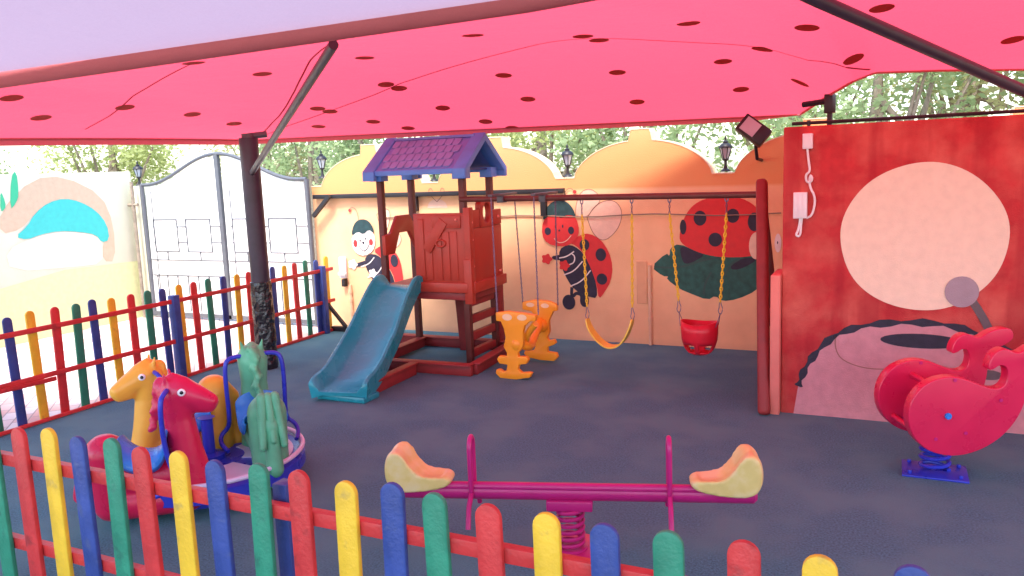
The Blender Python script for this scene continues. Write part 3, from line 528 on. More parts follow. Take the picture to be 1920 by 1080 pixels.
# ------------------------------------------------------------------ shade canopy
can = thing('shade_canopy', (-5.5, 5.85, 0), 'large pink red shade canopy with dark red dots on a black steel frame', 'canopy')
FK = D['FK']; NK = D['NK']
def ev(K, s):
    for (a, p), (b, q) in zip(K, K[1:]):
        if s <= b: u = (s - a) / (b - a); return Vector(p).lerp(Vector(q), u)
    return Vector(K[-1][1])
def surf(s, t):
    F = ev(FK, s); Nn = ev(NK, s); p = F.lerp(Nn, t); sx = min(1, s / .25) * min(1, (1 - s) / .2)
    p.z += 0.20 * 4 * t * (1 - t) * (.05 + .95 * sx) * (1 + .3 * sin(3.1 * t)) * min(1, (F.y - Nn.y) / 4.2); return p
NS, NT = 150, 60
vs = [surf(i / NS, j / NT) for i in range(NS + 1) for j in range(NT + 1)]
fs = [(i * (NT + 1) + j, i * (NT + 1) + j + 1, (i + 1) * (NT + 1) + j + 1, (i + 1) * (NT + 1) + j) for i in range(NS) for j in range(NT)]
bvh = BVHTree.FromPolygons(vs, fs)
def drop(x, y, off=.004):
    h = bvh.ray_cast(Vector((x, y, 0)), Vector((0, 0, 1)))
    return None if h[0] is None else Vector((x, y, h[0].z - off))
m = MB(); m.add(vs, fs)
fab = m.build('fabric', M['fabric'], can, smooth=True)
for (s, t, q) in D['dots']:
    c = surf(s, t); pts = []
    for k in range(26):
        a = 2 * pi * k / 26; e1 = (surf(min(1, s + .004), t) - surf(max(0, s - .004), t)).normalized(); e2 = surf(s, min(1, t + .01)) - surf(s, max(0, t - .01)); e2 = (e2 - e1 * e2.dot(e1)).normalized()
        h = bvh.find_nearest(c + e1 * .066 * cos(a) + e2 * .074 * sin(a)); nn_ = h[1] if h[1].z < 0 else -h[1]; pts.append(h[0] + nn_ * .004)
    if len(pts) > 6:
        dm = MB(); cc = sum(pts, Vector()) / len(pts); h = bvh.find_nearest(cc); nn_ = h[1] if h[1].z < 0 else -h[1]; cc = h[0] + nn_ * .004; n = len(pts); dm.add(pts + [cc], [(k, (k + 1) % n, n) for k in range(n)])
        tag(dm.build('dot_patch', M['fabdot'], can), 'dark red round patch')
sm_ = MB()
for sl in D['seams']:
    P = [surf(s, t) for s, t in sl]; Q = [tuple(p) for p in P]; Q = smooth_open(Q, 2); Q2 = []
    for a, b in zip(Q, Q[1:]):
        for k in range(6): Q2.append(Vector(a).lerp(Vector(b), k / 6))
    L = []; Rr = []
    for i, p in enumerate(Q2):
        dvec = Q2[min(i + 1, len(Q2) - 1)] - Q2[max(i - 1, 0)]; nrm = Vector((-dvec.y, dvec.x, 0)).normalized() * .007
        a = drop(p.x + nrm.x, p.y + nrm.y, .003); b = drop(p.x - nrm.x, p.y - nrm.y, .003)
        if a is None or b is None: continue
        L.append(a); Rr.append(b)
    n = len(L); sm_.add(L + Rr, [(i, i + 1, n + i + 1, n + i) for i in range(n - 1)])
sm_.build('seams', M['seam'], can)
m = MB(); m.tube([surf(k / 120, 0) for k in range(121)], .011, 8); m.tube([surf(0, k / 40) for k in range(41)], .013, 8); m.build('hem', M['hem'], can, smooth=True)
m = MB()
hv = []
for k in range(67):
    p = surf(k / 120, 0); hv += [p, p + Vector((0, .004, -.045 if k / 120 < .5 else -.045 * (1 - (k / 120 - .5) / .06)))]
m.add(hv, [(2 * k, 2 * k + 1, 2 * k + 3, 2 * k + 2) for k in range(66)])
hv = []
for k in range(31):
    p = surf(0, k / 30); hv += [p, p + Vector((-.004, 0, -.055))]
m.add(hv, [(2 * k, 2 * k + 1, 2 * k + 3, 2 * k + 2) for k in range(30)]); m.build('valance', M['hem'], can, smooth=True)
m = MB(); m.tube([surf(k / 60, 1) + Vector((0, -.02, 0)) for k in range(61)], .075, 18); m.build('edge_tube', M['hem'], can, smooth=True)
m = MB(); m.tube([(-5.5, 5.85, 0), (-5.5, 5.85, 2.22)], .088, 20); m.build('pole', M['pole'], can, smooth=True)
m = MB(); random.seed(4)
prof = [(.092 + rng.uniform(0, .010), z_) for z_ in [.0 + .045 * k for k in range(20)]]; m.lathe([(.09, 0)] + prof[1:] + [(.09, .86)], (-5.5, 5.85, 0), 22)
m.v = [(-5.5 + (v[0] + 5.5) * (1 + rng.uniform(-.05, .09)), 5.85 + (v[1] - 5.85) * (1 + rng.uniform(-.05, .09)), v[2] + rng.uniform(-.012, .012) * (.02 < v[2] < .84)) for v in m.v]
tag(m.build('wrap', M['wrap'], can, smooth=False), 'crinkled black plastic film around the pole foot')
m = MB(); m.tube([(-5.5, 5.85, 2.2), (-5.5, 5.85, 2.26)], .06, 14); m.tube([(-5.5, 5.85, 2.235), (-5.36, 5.95, 2.25)], .03, 10); m.build('pole_cap', M['greymetal'], can, smooth=True)
m = MB(); m.tube([(-5.42, 5.78, 1.90), (-2.55, 3.36, 2.49)], .026, 12); m.build('strut', M['pole'], can, smooth=True)
m = MB(); m.tube([(1.15, 5.80, 1.92), (-.32, 3.76, 2.50), (-1.15, 2.55, 2.85)], .030, 12); m.build('strut', M['pole'], can, smooth=True)
m = MB(); m.tube([(1.24, 5.80, 0), (1.24, 5.80, 2.25)], .088, 20); m.build('pole', M['pole'], can, smooth=True)
t = tag(thing('second_canopy', (-2, .5, 0), 'pale pink shade cloth overhead nearest the viewer', 'canopy'))
m = MB(); n1, n2 = 40, 16
vv = [(-8.5 + 15.5 * i / n1, 2.99 - 5.0 * j / n2, 2.50 + .85 * (j / n2) ** 1.1 - .16 * max(0, (-4.8 + (8.5 - 15.5 * i / n1)) / 3.7) + .03 * sin(i * .7) * (j / n2)) for i in range(n1 + 1) for j in range(n2 + 1)]
m.add(vv, [(i * (n2 + 1) + j, i * (n2 + 1) + j + 1, (i + 1) * (n2 + 1) + j + 1, (i + 1) * (n2 + 1) + j) for i in range(n1) for j in range(n2)]); m.build('fabric', M['pale'], t, smooth=True)

# ------------------------------------------------------------------ play tower with slide and swing beam
tw = thing('play_tower', (-4.05, 6.8, 0), 'wooden play tower with purple roof, teal slide and long swing beam', 'playground tower')
PX = (-4.53, -3.62); PY = (6.55, 7.1)
for px in PX:
    for py in PY:
        m = MB(); m.box(px - .03, px + .03, py - .03, py + .03, .0, 1.86); m.build('post', M['brown'], tw, bevel=.006)
# roof: two slopes, gable rims, caps
ym = 6.83; zr = 2.165; ze = 1.86; hw = .41; xa, xb = -4.62, -3.50
rf = MB()
for s in (-1, 1):
    rf.prism([(0, zr), (hw, ze), (hw, ze - .035), (0, zr - .045)], (xa + .10, ym, 0), (0, s, 0), (0, 0, 1), (xb - xa - .20, 0, 0))
rf.box(xa + .10, xb - .10, ym - .035, ym + .035, zr - .012, zr + .012)
roof = rf.build('roof', M['roofp'], tw)
nr = 4; nc = 9
sl = sqrt(hw ** 2 + (zr - ze) ** 2); dn = Vector((0, -hw / sl, -(zr - ze) / sl)); nn = Vector((0, -(zr - ze) / sl, hw / sl))
for s in (-1, 1):
    sh = MB(); dd = Vector((0, dn.y * -s, dn.z)); nv = Vector((0, nn.y * -s, nn.z))
    for r in range(nr):
        for c_ in range(nc):
            w_ = (xb - xa - .36) / nc; x0 = xa + .15 + c_ * w_ + (w_ / 2 if r % 2 else 0) - .01; l0 = .045 + r * (sl - .07) / nr; lh = (sl - .07) / nr
            o = Vector((x0, ym, zr)) + dd * l0 + nv * .002
            poly = [(.003, 0), (w_ - .003, 0), (w_ - .002, lh * .66), (w_ * .84, lh * .97), (w_ * .16, lh * .97), (.002, lh * .66)]
            sh.prism(poly, o, (1, 0, 0), dd, nv * (.006 + .004))
    sh.build('shingles', M['roofs'], roof, bevel=.003, seg=1)
rim = MB()
for (xe0, xe1) in ((xa, xa + .13), (xb - .13, xb)):
    for s in (-1, 1):
        rim.prism([(0, zr + .022), (hw + .03, ze + .0), (hw + .03, ze - .09), (hw - .03, ze - .09), (hw - .03, ze - .03), (0, zr - .055)], (xe0, ym, 0), (0, s, 0), (0, 0, 1), (xe1 - xe0, 0, 0))
rim.box(xa + .13, xb - .13, ym - hw - .012, ym - hw + .02, ze - .045, ze + .006); rim.box(xa + .13, xb - .13, ym + hw - .02, ym + hw + .012, ze - .045, ze + .006)
rim.build('gable_rim', M['roofb'], roof, bevel=.006)
for px in PX:
    for py in PY:
        cp = MB(); cp.box(px - .065, px + .065, py - .075, py + .05, 1.765, 1.862); cp.build('post_cap', M['roofb'], roof, bevel=.006)
cl = MB(); cl.box(xa + .1, xb - .1, ym - hw + .06, ym + hw - .06, ze - .02, ze - .005); cl.build('lining', M['roofd'], roof)
# deck
m = MB()
m.box(-4.56, -3.54, 6.47, 7.18, .70, .745); m.box(-4.54, -3.56, 6.49, 7.16, .63, .70); m.build('deck', M['playdark'], tw, bevel=.006)
# front panel
m = MB(); fy = 6.49
m.box(-4.14, -3.585, fy, fy + .045, .72, 1.45); m.box(-4.14, -3.56, fy - .035, fy, .705, .80)
pan = m.build('front_panel', M['playred'], tw, bevel=.008)
m = MB()
for k in range(5): xk = -4.10 + .085 * k + (.02 if k > 1 else 0); m.box(xk, xk + .072, fy - .010, fy - .0005, .82, 1.28 if k > 0 else 1.40)
m.box(-3.93, -3.62, fy - .014, fy - .0005, 1.31, 1.43); m.bar((-4.00, fy - .012, 1.10), (-3.80, fy - .012, 1.38), .10, .022, up=(0, -1, 0)); m.box(-3.585, -3.52, fy - .02, fy + .06, .74, 1.50)
m.build('planks', M['playred'], pan, bevel=.006)
m = MB(); m.tube([(-3.84 + .05 * cos(a), fy - .018, 1.17 + .032 * sin(a)) for a in [2 * pi * k / 20 for k in range(20)]], .009, 8, closed=True); m.build('handle', M['playred'], pan, smooth=True)
# side panel with porthole
def ringed(poly, hole): return poly
m = MB(); sx_ = -3.58
def panel_with_hole(mb, o, ax, ay, ext, W0, H0, W1, H1, hc, hr):
    n = 32; out = []; inn = []
    for k in range(n):
        a = 2 * pi * k / n; ca, sa = cos(a), sin(a); tt = min(((W1 if ca > 0 else -W0) / ca) if abs(ca) > 1e-6 else 9e9, ((H1 if sa > 0 else -H0) / sa) if abs(sa) > 1e-6 else 9e9)
        out.append((hc[0] + ca * tt, hc[1] + sa * tt)); inn.append((hc[0] + hr[0] * ca, hc[1] + hr[1] * sa))
    O = Vector(o); A = Vector(ax); B = Vector(ay); E_ = Vector(ext)
    vs = [O + A * p[0] + B * p[1] for p in out + inn]; vs = vs + [v + E_ for v in vs]; fs = []
    for k in range(n):
        j = (k + 1) % n
        fs += [(k, j, n + j, n + k), (2 * n + k, 3 * n + k, 3 * n + j, 2 * n + j), (k, 2 * n + k, 2 * n + j, j), (n + k, n + j, 3 * n + j, 3 * n + k)]
    mb.add(vs, fs)
m.box(sx_, sx_ + .045, 6.56, 7.16, .72, 1.30); m.box(sx_, sx_ + .05, 6.50, 6.70, 1.302, 1.47); m.box(sx_, sx_ + .05, 6.98, 7.16, 1.302, 1.45)
panel_with_hole(m, (sx_ - .005, 0, 0), (0, 1, 0), (0, 0, 1), (.06, 0, 0), .13, .135, .13, .11, (6.84, 1.43), (.075, .095))
m.box(sx_ - .004, sx_ + .075, 6.50, 7.18, .70, .80); m.box(sx_ - .02, sx_ + .062, 6.46, 6.53, .60, 1.02)
sp_ = m.build('side_panel', M['playred'], tw, bevel=.007)
for (yy, zz) in ((6.53, 1.36), (6.53, .80), (6.53, .95), (6.53, 1.20), (7.08, 1.38), (7.08, .84)): m = MB(); m.ball((sx_ + .052, yy, zz), .014, 8); m.build('bolt', M['salmon'], sp_, smooth=True)
for (xx, zz) in ((-3.66, 1.39), (-3.66, .76), (-4.08, .76)): m = MB(); m.ball((xx, fy - .02, zz), .014, 8); m.build('bolt', M['salmon'], pan, smooth=True)
# left arch panel and back panel
m = MB(); ax_ = -4.49
m.prism([(6.46, 1.05), (6.46, 1.24), (6.58, 1.26), (6.70, 1.42), (6.92, 1.42), (7.05, 1.26), (7.14, 1.26), (7.14, 1.07), (7.02, 1.07), (6.90, 1.25), (6.72, 1.25), (6.62, 1.05)], (ax_, 0, 0), (0, 1, 0), (0, 0, 1), (.04, 0, 0)); m.build('arch_panel', M['playred'], tw, bevel=.006)
m = MB(); m.box(-4.47, -3.65, 7.12, 7.15, .75, 1.02); m.build('back_panel', M['playred'], tw, bevel=.006)
# ladder on the right side, leaning board at the back
for k in range(4):
    m = MB(); m.box(-3.66, -3.60, 6.585, 7.07, .06 + .165 * k, .135 + .165 * k); m.build('ladder_rung', M['playdark'], tw, bevel=.005)
m = MB(); m.box(-3.66, -3.58, 7.131, 7.24, 0, .70); m.build('ladder_side', M['playdark'], tw, bevel=.005)
m = MB(); m.prism([(-4.02, 0.0), (-3.88, 0.0), (-3.94, .66), (-4.06, .66)], (0, 7.06, 0), (1, 0, 0), (0, 0, 1), (0, .03, 0)); m.build('back_board', M['playdark'], tw, bevel=.004)
# sandbox frame
m = MB()
def rail(a, b, w=.10, h=.09):
    a = Vector(a); b = Vector(b); m.bar(a + Vector((0, 0, h / 2)), b + Vector((0, 0, h / 2)), w * .55, h); m.bar(a + Vector((0, 0, h + .008)), b + Vector((0, 0, h + .008)), w, .018)
rail((-4.60, 6.13, 0), (-3.40, 6.17, 0)); rail((-3.40, 6.22, 0), (-3.46, 7.17, 0)); rail((-3.52, 7.17, 0), (-5.1, 7.17, 0)); rail((-4.50, 7.11, 0), (-4.50, 6.19, 0)); rail((-3.95, 6.07, 0), (-3.93, 5.33, 0), .09, .10); rail((-4.42, 6.07, 0), (-4.40, 5.33, 0), .09, .10)
m.build('base_frame', M['playdark'], tw, bevel=.006)
# slide: U-section swept along a wavy path
path = [(-4.30, 6.50, .745), (-4.30, 6.40, .735), (-4.29, 6.25, .62), (-4.275, 6.08, .47), (-4.25, 5.93, .36), (-4.22, 5.80, .295), (-4.19, 5.65, .215), (-4.15, 5.48, .135), (-4.12, 5.33, .085), (-4.09, 5.20, .07), (-4.07, 5.10, .065)]
path = smooth_open(path, 2)
sec = [(-.215, -.035), (-.20, -.03), (-.16, .0), (.16, 0), (.20, -.03), (.215, -.035), (.245, .10), (.25, .125), (.235, .14), (.215, .135), (.20, .11), (.165, .035), (.14, .018), (-.14, .018), (-.165, .035), (-.20, .11), (-.215, .135), (-.235, .14), (-.25, .125), (-.245, .10)]
sec = [(-.245, -.04), (-.15, -.012), (.15, -.012), (.245, -.04), (.262, .10), (.262, .125), (.245, .14), (.225, .135), (.21, .11), (.17, .035), (.14, .018), (-.14, .018), (-.17, .035), (-.21, .11), (-.225, .135), (-.245, .14), (-.262, .125), (-.262, .10)]
vs = []; ns = len(sec); pv = [Vector(p) for p in path]
for i, p in enumerate(pv):
    d_ = (pv[min(i + 1, len(pv) - 1)] - pv[max(i - 1, 0)]).normalized(); side = Vector((-d_.y, d_.x, 0)).normalized() * -1; upv = side.cross(d_).normalized()
    if upv.z < 0: upv = -upv
    u = i / (len(pv) - 1); grow = 1 + (.0 if .12 < u else -.25 * (1 - u / .12)) + (-.35 * ((u - .9) / .1) if u > .9 else 0)
    for (a, b) in sec: vs.append(p + side * a * (.90 + .10 * u) + upv * (b * (grow if b > .02 else 1)))
fs = [(i * ns + k, i * ns + (k + 1) % ns, (i + 1) * ns + (k + 1) % ns, (i + 1) * ns + k) for i in range(len(pv) - 1) for k in range(ns)] + [tuple(range(ns))[::-1], tuple((len(pv) - 1) * ns + k for k in range(ns))]
m = MB(); m.add(vs, fs); sld = m.build('slide', M['slide'], tw, smooth=True)
m = MB(); m.box(-4.31, -3.83, 5.12, 5.34, .0, .05); m.build('slide_foot', M['slide'], tw, bevel=.012)
# swing beam and legs
m = MB(); m.tube([(-3.64, 6.53, 1.575), (-.93, 6.48, 1.565)], .026, 14); m.build('swing_beam', M['brown'], tw, smooth=True)
m = MB(); m.bar((-.81, 5.82, 0), (-.93, 6.46, 1.68), .085, .10, up=(0, 1, 0)); m.build('swing_leg', M['playdark'], tw, bevel=.03, seg=3)
m = MB(); m.bar((-.86, 7.15, 0), (-.95, 6.54, 1.60), .07, .06, up=(0, 1, 0)); m.build('swing_leg', M['brown'], tw, bevel=.01)
m = MB(); m.bar((-.84, 6.10, .62), (-.87, 6.87, .62), .05, .06); m.build('cross_brace', M['playdark'], tw, bevel=.01)
for bx in (-3.20, -2.79):
    m = MB(); m.box(bx - .022, bx + .022, 6.28, 6.80, 1.600, 1.622); m.box(bx - .03, bx + .03, 6.47, 6.56, 1.54, 1.598)
    m.build('glider_bracket', M['greymetal'], tw, bevel=.003)

def chain(mb, a, b, L=.030, r=.0035, w=.011):
    a = Vector(a); b = Vector(b); n = max(2, int((b - a).length / (L * .78))); d_ = (b - a).normalized()
    u = d_.cross(Vector((0, 1, 0))).normalized(); w_ = d_.cross(u)
    for k in range(n):
        c = a.lerp(b, (k + .5) / n); s = u if k % 2 else w_
        mb.tube([c + d_ * (L * .5 * sin(q)) + s * (w * .5 * cos(q)) for q in [2 * pi * j / 8 for j in range(8)]], r, 4, closed=True)
# two-seat glider swing
t = thing('glider_swing', (-2.98, 6.53, .04), 'orange plastic face to face glider swing hanging on four steel chains', 'swing')
gm = MB()
def plate(mb, pts, holes, y0, th):
    mb.prism(smooth_closed(pts, 1), (0, y0, 0), (1, 0, 0), (0, 0, 1), (0, th, 0))
FY, RYY = 6.20, 6.85
gm.prism(D['glf'], (0, FY - .02, 0), (1, 0, 0), (0, 0, 1), (0, .05, 0)); f1 = gm.build('front_rider', M['orange'], t, bevel=.007, seg=3)
gm = MB(); gm.prism(D['glr'], (0, RYY - .03, 0), (1, 0, 0), (0, 0, 1), (0, .05, 0)); f2 = gm.build('rear_rider', M['orange'], t, bevel=.007, seg=3)
hm = MAT('orange recess', (.85, .58, .34), .5, .05)
for e in D['glfh']: gm = MB(); flat(gm, ell(*e), 0, FY - .0225, 0); gm.build('handle_hole', hm, f1)
for e in D['glrh']: gm = MB(); flat(gm, ell(*e), 0, RYY - .0325, 0); gm.build('handle_hole', hm, f2)
gm = MB(); gm.tube(smooth_open([(-2.95, 6.22, .33), (-2.90, 6.30, .27), (-2.93, 6.45, .26), (-2.98, 6.62, .30), (-2.99, 6.75, .36), (-3.0, 6.84, .40)], 2), .042, 14); gm.ball((-2.96, 6.21, .31), (.06, .045, .07)); gm.ball((-2.99, 6.82, .36), (.07, .06, .07)); gm.tube(smooth_open([(-2.78, 6.22, .50), (-2.88, 6.26, .40), (-2.93, 6.32, .30)], 2), .03, 10)
gm.build('saddle_beam', M['orange'], t, smooth=True)
gm = MB()
for (a, b) in (((-3.20, 6.30, 1.59), (-3.13, 6.19, .58)), ((-2.79, 6.30, 1.59), (-2.74, 6.20, .59)), ((-3.20, 6.78, 1.59), (-3.18, 6.84, .56)), ((-2.79, 6.78, 1.59), (-2.82, 6.84, .56))):
    cm = MB(); chain(cm, a, b); cm.build('chain', M['chain'], t)
# belt swing
BYY = 6.5
t = thing('belt_swing', (-2.2, BYY, .28), 'yellow belt swing hanging on two yellow chains in the middle of the beam', 'swing')
c = [(-2.405, BYY, .515), (-2.395, BYY, .45), (-2.33, BYY, .35), (-2.25, BYY, .285), (-2.19, BYY, .270), (-2.12, BYY, .285), (-2.06, BYY, .35), (-2.01, BYY, .46), (-1.995, BYY, .525)]
c = smooth_open(c, 2); m = MB(); vs = []
for i, p in enumerate(c):
    u = abs(i / (len(c) - 1) - .5) * 2; hwid = .065 - .035 * u ** 3; a = c[max(i - 1, 0)]; b = c[min(i + 1, len(c) - 1)]; dx = b[0] - a[0]; dz = b[2] - a[2]; l = sqrt(dx * dx + dz * dz); nx, nz_ = -dz / l * .006, dx / l * .006
    vs += [(p[0] + nx, BYY - hwid, p[2] + nz_), (p[0] + nx, BYY + hwid, p[2] + nz_), (p[0] - nx, BYY + hwid, p[2] - nz_), (p[0] - nx, BYY - hwid, p[2] - nz_)]
nL = len(c); m.add(vs, [(i * 4 + k, i * 4 + (k + 1) % 4, i * 4 + 4 + (k + 1) % 4, i * 4 + 4 + k) for i in range(nL - 1) for k in range(4)] + [(3, 2, 1, 0), tuple((nL - 1) * 4 + k for k in range(4))]); m.build('seat', M['belt'], t, smooth=True)
def hang(tt, xt, xb_, zb, y=BYY, cz=.11):
    m = MB(); m.tube([(xt + .012 * cos(a), y, 1.535 + .022 * sin(a)) for a in [2 * pi * k / 12 for k in range(12)]], .005, 6, closed=True); chain(m, (xt, y, 1.52), (xt, y, 1.42), .03, .003, .012); m.build('hook', M['chain'], tt)
    m = MB(); chain(m, (xt, y, 1.42), (xb_, y, zb + cz), .040, .0055, .018); m.build('chain', M['chainy'], tt)
    m = MB(); m.tube([(xb_ + (.018 * cos(a)) * (.5 if sin(a) > 0 else 1), y, zb + .055 + .055 * sin(a)) for a in [2 * pi * k / 14 for k in range(14)]], .0035, 6, closed=True); m.build('clip', M['chain'], tt)
hang(t, -2.43, -2.405, .51); hang(t, -1.985, -1.995, .52)
# bucket swing
t = thing('bucket_swing', (-1.42, BYY, .28), 'red toddler bucket swing hanging on yellow chains near the right leg', 'swing')
m = MB(); bc = (-1.425, BYY); nA = 40
rows = [(.142, .53), (.140, .45), (.135, .385), (.125, .35), (.112, .315), (.09, .285), (.055, .268)]
vs = []
for (r, z_) in rows:
    for k in range(nA): a = 2 * pi * k / nA; vs.append((bc[0] + r * cos(a), bc[1] + r * .8 * sin(a), z_ + (.012 * cos(2 * a) if z_ > .5 else 0)))
fs = []
for i in range(len(rows) - 1):
    for k in range(nA):
        a = (k + .5) / nA * 360
        if i in (3, 4) and (205 < a < 258 or 282 < a < 335 or 25 < a < 75 or 105 < a < 155): continue
        fs.append((i * nA + k, i * nA + (k + 1) % nA, (i + 1) * nA + (k + 1) % nA, (i + 1) * nA + k))
fs.append(tuple((len(rows) - 1) * nA + k for k in range(nA)))
m.add(vs, fs); bo = m.build('seat', M['bucket'], t, smooth=True)
sd = bo.modifiers.new('s', 'SOLIDIFY'); sd.thickness = .012
hang(t, -1.665, -1.595, .60, cz=.10); hang(t, -1.205, -1.255, .60, cz=.10)
m = MB()
for sx in (-1, 1):
    m.tube([(bc[0] + sx * .17, BYY, .61), (bc[0] + sx * .145, BYY - .06, .50)], .003, 6); m.tube([(bc[0] + sx * .17, BYY, .61), (bc[0] + sx * .145, BYY + .06, .50)], .003, 6)
m.build('hanger', M['chain'], t)

# ------------------------------------------------------------------ whale rider on a spring
W = D['whale_o']; eye = Vector(W['eye']); nv = Vector(W['n']); tv = Vector(W['t']); sep = W['sep'] * .86
cen = eye + nv * sep / 2
t = thing('whale_rider', (cen.x + .04, cen.y + .02, 0), 'red spring rider of two whale shaped sides before the red wall', 'spring rider')
for k in (0, 1):
    m = MB(); o = Vector((eye.x, eye.y, 0)) + nv * (sep * k); pts = smooth_closed(D['whale'], 2)
    m.prism(pts, o - nv * (.035), tv, (0, 0, 1), nv * .07); wp = m.build('whale_side', M['pink'], t, bevel=.030, seg=5)
    e = MB(); p = o + Vector((0, 0, eye.z)); f = -1
    e.tube([p + nv * (f * .036), p + nv * (f * .046)], .018, 16); e.tube([p + nv * (f * .046) + Vector((-.002, 0, -.002)), p + nv * (f * .050) + Vector((-.002, 0, -.002))], .010, 12)
    e.build('eye', M['saddle'], wp, smooth=True)
    for q in ((.03, .20), (.28, .08), (.10, -.10), (-.06, -.13)):
        e = MB(); pp = p + tv * q[0] + Vector((0, 0, q[1])); e.tube([pp + nv * -.036, pp + nv * -.040], .010, 10); e.build('bolt', M['magenta'], wp, smooth=True)
m = MB(); o = eye + nv * .03; a0 = Vector((eye.x, eye.y, 0)) + nv * .03
m.prism([(.00, .42), (.24, .42), (.27, .46), (.24, .47), (.0, .46)], a0, tv, (0, 0, 1), nv * (sep - .06)); m.build('seat', M['pink'], t, bevel=.01)
for (ta, tz, rr) in ((-.02, .13, .016), (-.12, -.12, .016), (.05, -.15, .03)):
    m = MB(); m.tube([eye + nv * .02 + tv * ta + Vector((0, 0, tz)), eye + nv * (sep - .02) + tv * ta + Vector((0, 0, tz))], rr, 12); m.build('cross_bar', M['pink'], t, smooth=True)
def spring(mb, c, r, z0, z1, turns, wr, n=14):
    P = []; K = int(turns * n)
    for k in range(K + 1): a = 2 * pi * k / n; P.append((c[0] + r * cos(a), c[1] + r * sin(a), z0 + (z1 - z0) * k / K))
    mb.tube(P, wr, 8)
sc = (cen.x + .05, cen.y + .03)
m = MB(); spring(m, sc, .075, .02, .26, 5, .012); m.build('spring', M['blue'], t, smooth=True)
m = MB(); m.box(sc[0] - .17, sc[0] + .17, sc[1] - .13, sc[1] + .13, 0, .012); m2_ = MB(); m2_.box(sc[0] - .09, sc[0] + .09, sc[1] - .09, sc[1] + .09, .25, .27); m2_.build('top_plate', M['blue'], t, bevel=.003)
for i in (-1, 1):
    for j in (-1, 1): m.tube([(sc[0] + .13 * i, sc[1] + .09 * j, .012), (sc[0] + .13 * i, sc[1] + .09 * j, .03)], .012, 6)
m.build('base_plate', M['blue'], t, bevel=.003)

# ------------------------------------------------------------------ seesaw on a spring
A = Vector((-2.20, 3.13, 0)); B = Vector((-.54, 3.66, 0)); cd = (A + B) / 2; dv = (B - A).normalized(); pv_ = Vector((-dv.y, dv.x, 0)); BZ = .30
t = thing('spring_seesaw', (cd.x, cd.y, 0), 'magenta spring seesaw with two tan seats behind the front picket fence', 'seesaw')
m = MB(); m.tube([A + Vector((0, 0, BZ)), A + dv * .015 + Vector((0, 0, BZ)), B - dv * .015 + Vector((0, 0, BZ)), B + Vector((0, 0, BZ))], [.028, .042, .042, .028], 18); m.tube([A + dv * .05 + pv_ * -.02 + Vector((0, 0, BZ + .03)), B - dv * .05 + pv_ * -.02 + Vector((0, 0, BZ + .03))], .020, 12); m.build('beam', M['magenta'], t, smooth=True)
m = MB(); c0 = cd + Vector((0, 0, BZ - .055))
rb(m, c0, .11, .055, .025, Matrix.Rotation(math.atan2(dv.y, dv.x), 4, 'Z')); m.build('clamp', M['magenta'], t, bevel=.006)
m = MB(); spring(m, (cd.x, cd.y), .062, .02, BZ - .08, 6, .010); m.build('spring', M['magenta'], t, smooth=True)
m = MB(); m.lathe([(.17, 0), (.17, .012), (.15, .018), (.08, .02), (.08, .03)], (cd.x, cd.y, 0), 28); m.build('base_plate', M['magenta'], t, smooth=True)
for s, E0 in ((1, A), (-1, B)):
    d_ = dv * s; up = Vector((0, 0, 1)); o = E0 + Vector((0, 0, BZ + .045))
    m = MB()
    pr = smooth_closed([(-.01, .0), (-.025, .08), (-.01, .16), (.03, .19), (.075, .175), (.115, .10), (.165, .052), (.25, .05), (.305, .035), (.31, .01), (.27, -.018), (.12, -.035), (.04, -.03)], 2)
    n_ = len(pr); lay = []
    for q_ in (-1, -.6, 0, .6, 1):
        for (a_, z_) in pr:
            wd = (.095 - .12 * max(0, a_ - .06)) * q_; dish = -.018 * (1 - q_ * q_) * (1 if z_ > .045 else 0); sc_ = 1 if abs(q_) < 1 else .93
            lay.append(o + d_ * (.14 + (a_ - .14) * sc_ + (.014 * (1 - q_ * q_) if z_ > .1 and a_ > .03 else 0) * -1) + pv_ * wd + up * (z_ * sc_ + dish))
    m.add(lay, [(r_ * n_ + k, r_ * n_ + (k + 1) % n_, (r_ + 1) * n_ + (k + 1) % n_, (r_ + 1) * n_ + k) for r_ in range(4) for k in range(n_)] + [tuple(range(n_))[::-1], tuple(4 * n_ + k for k in range(n_))])
    m.build('seat', M['tan'], t, remesh=.008, sm=8)
    h = E0 + d_ * .40; m = MB(); W2 = .045
    arch = [h + pv_ * (W2 * cos(a)) + up * (BZ + .22 + .05 * sin(a)) for a in [pi * k / 10 for k in range(11)]]
    m.tube([h + pv_ * W2 + up * (BZ + .01)] + arch + [h - pv_ * W2 + up * (BZ + .01)], .0125, 10)
    m.build('handle', M['magenta'], t, smooth=True)
    for q_ in (-1, 1):
        m = MB(); m.tube([h + pv_ * .04 * q_ + up * BZ, h + pv_ * .12 * q_ + up * (BZ - .04), h + pv_ * .16 * q_ + up * (BZ - .13)], .0125, 10); m.build('footrest', M['magenta'], t, smooth=True)

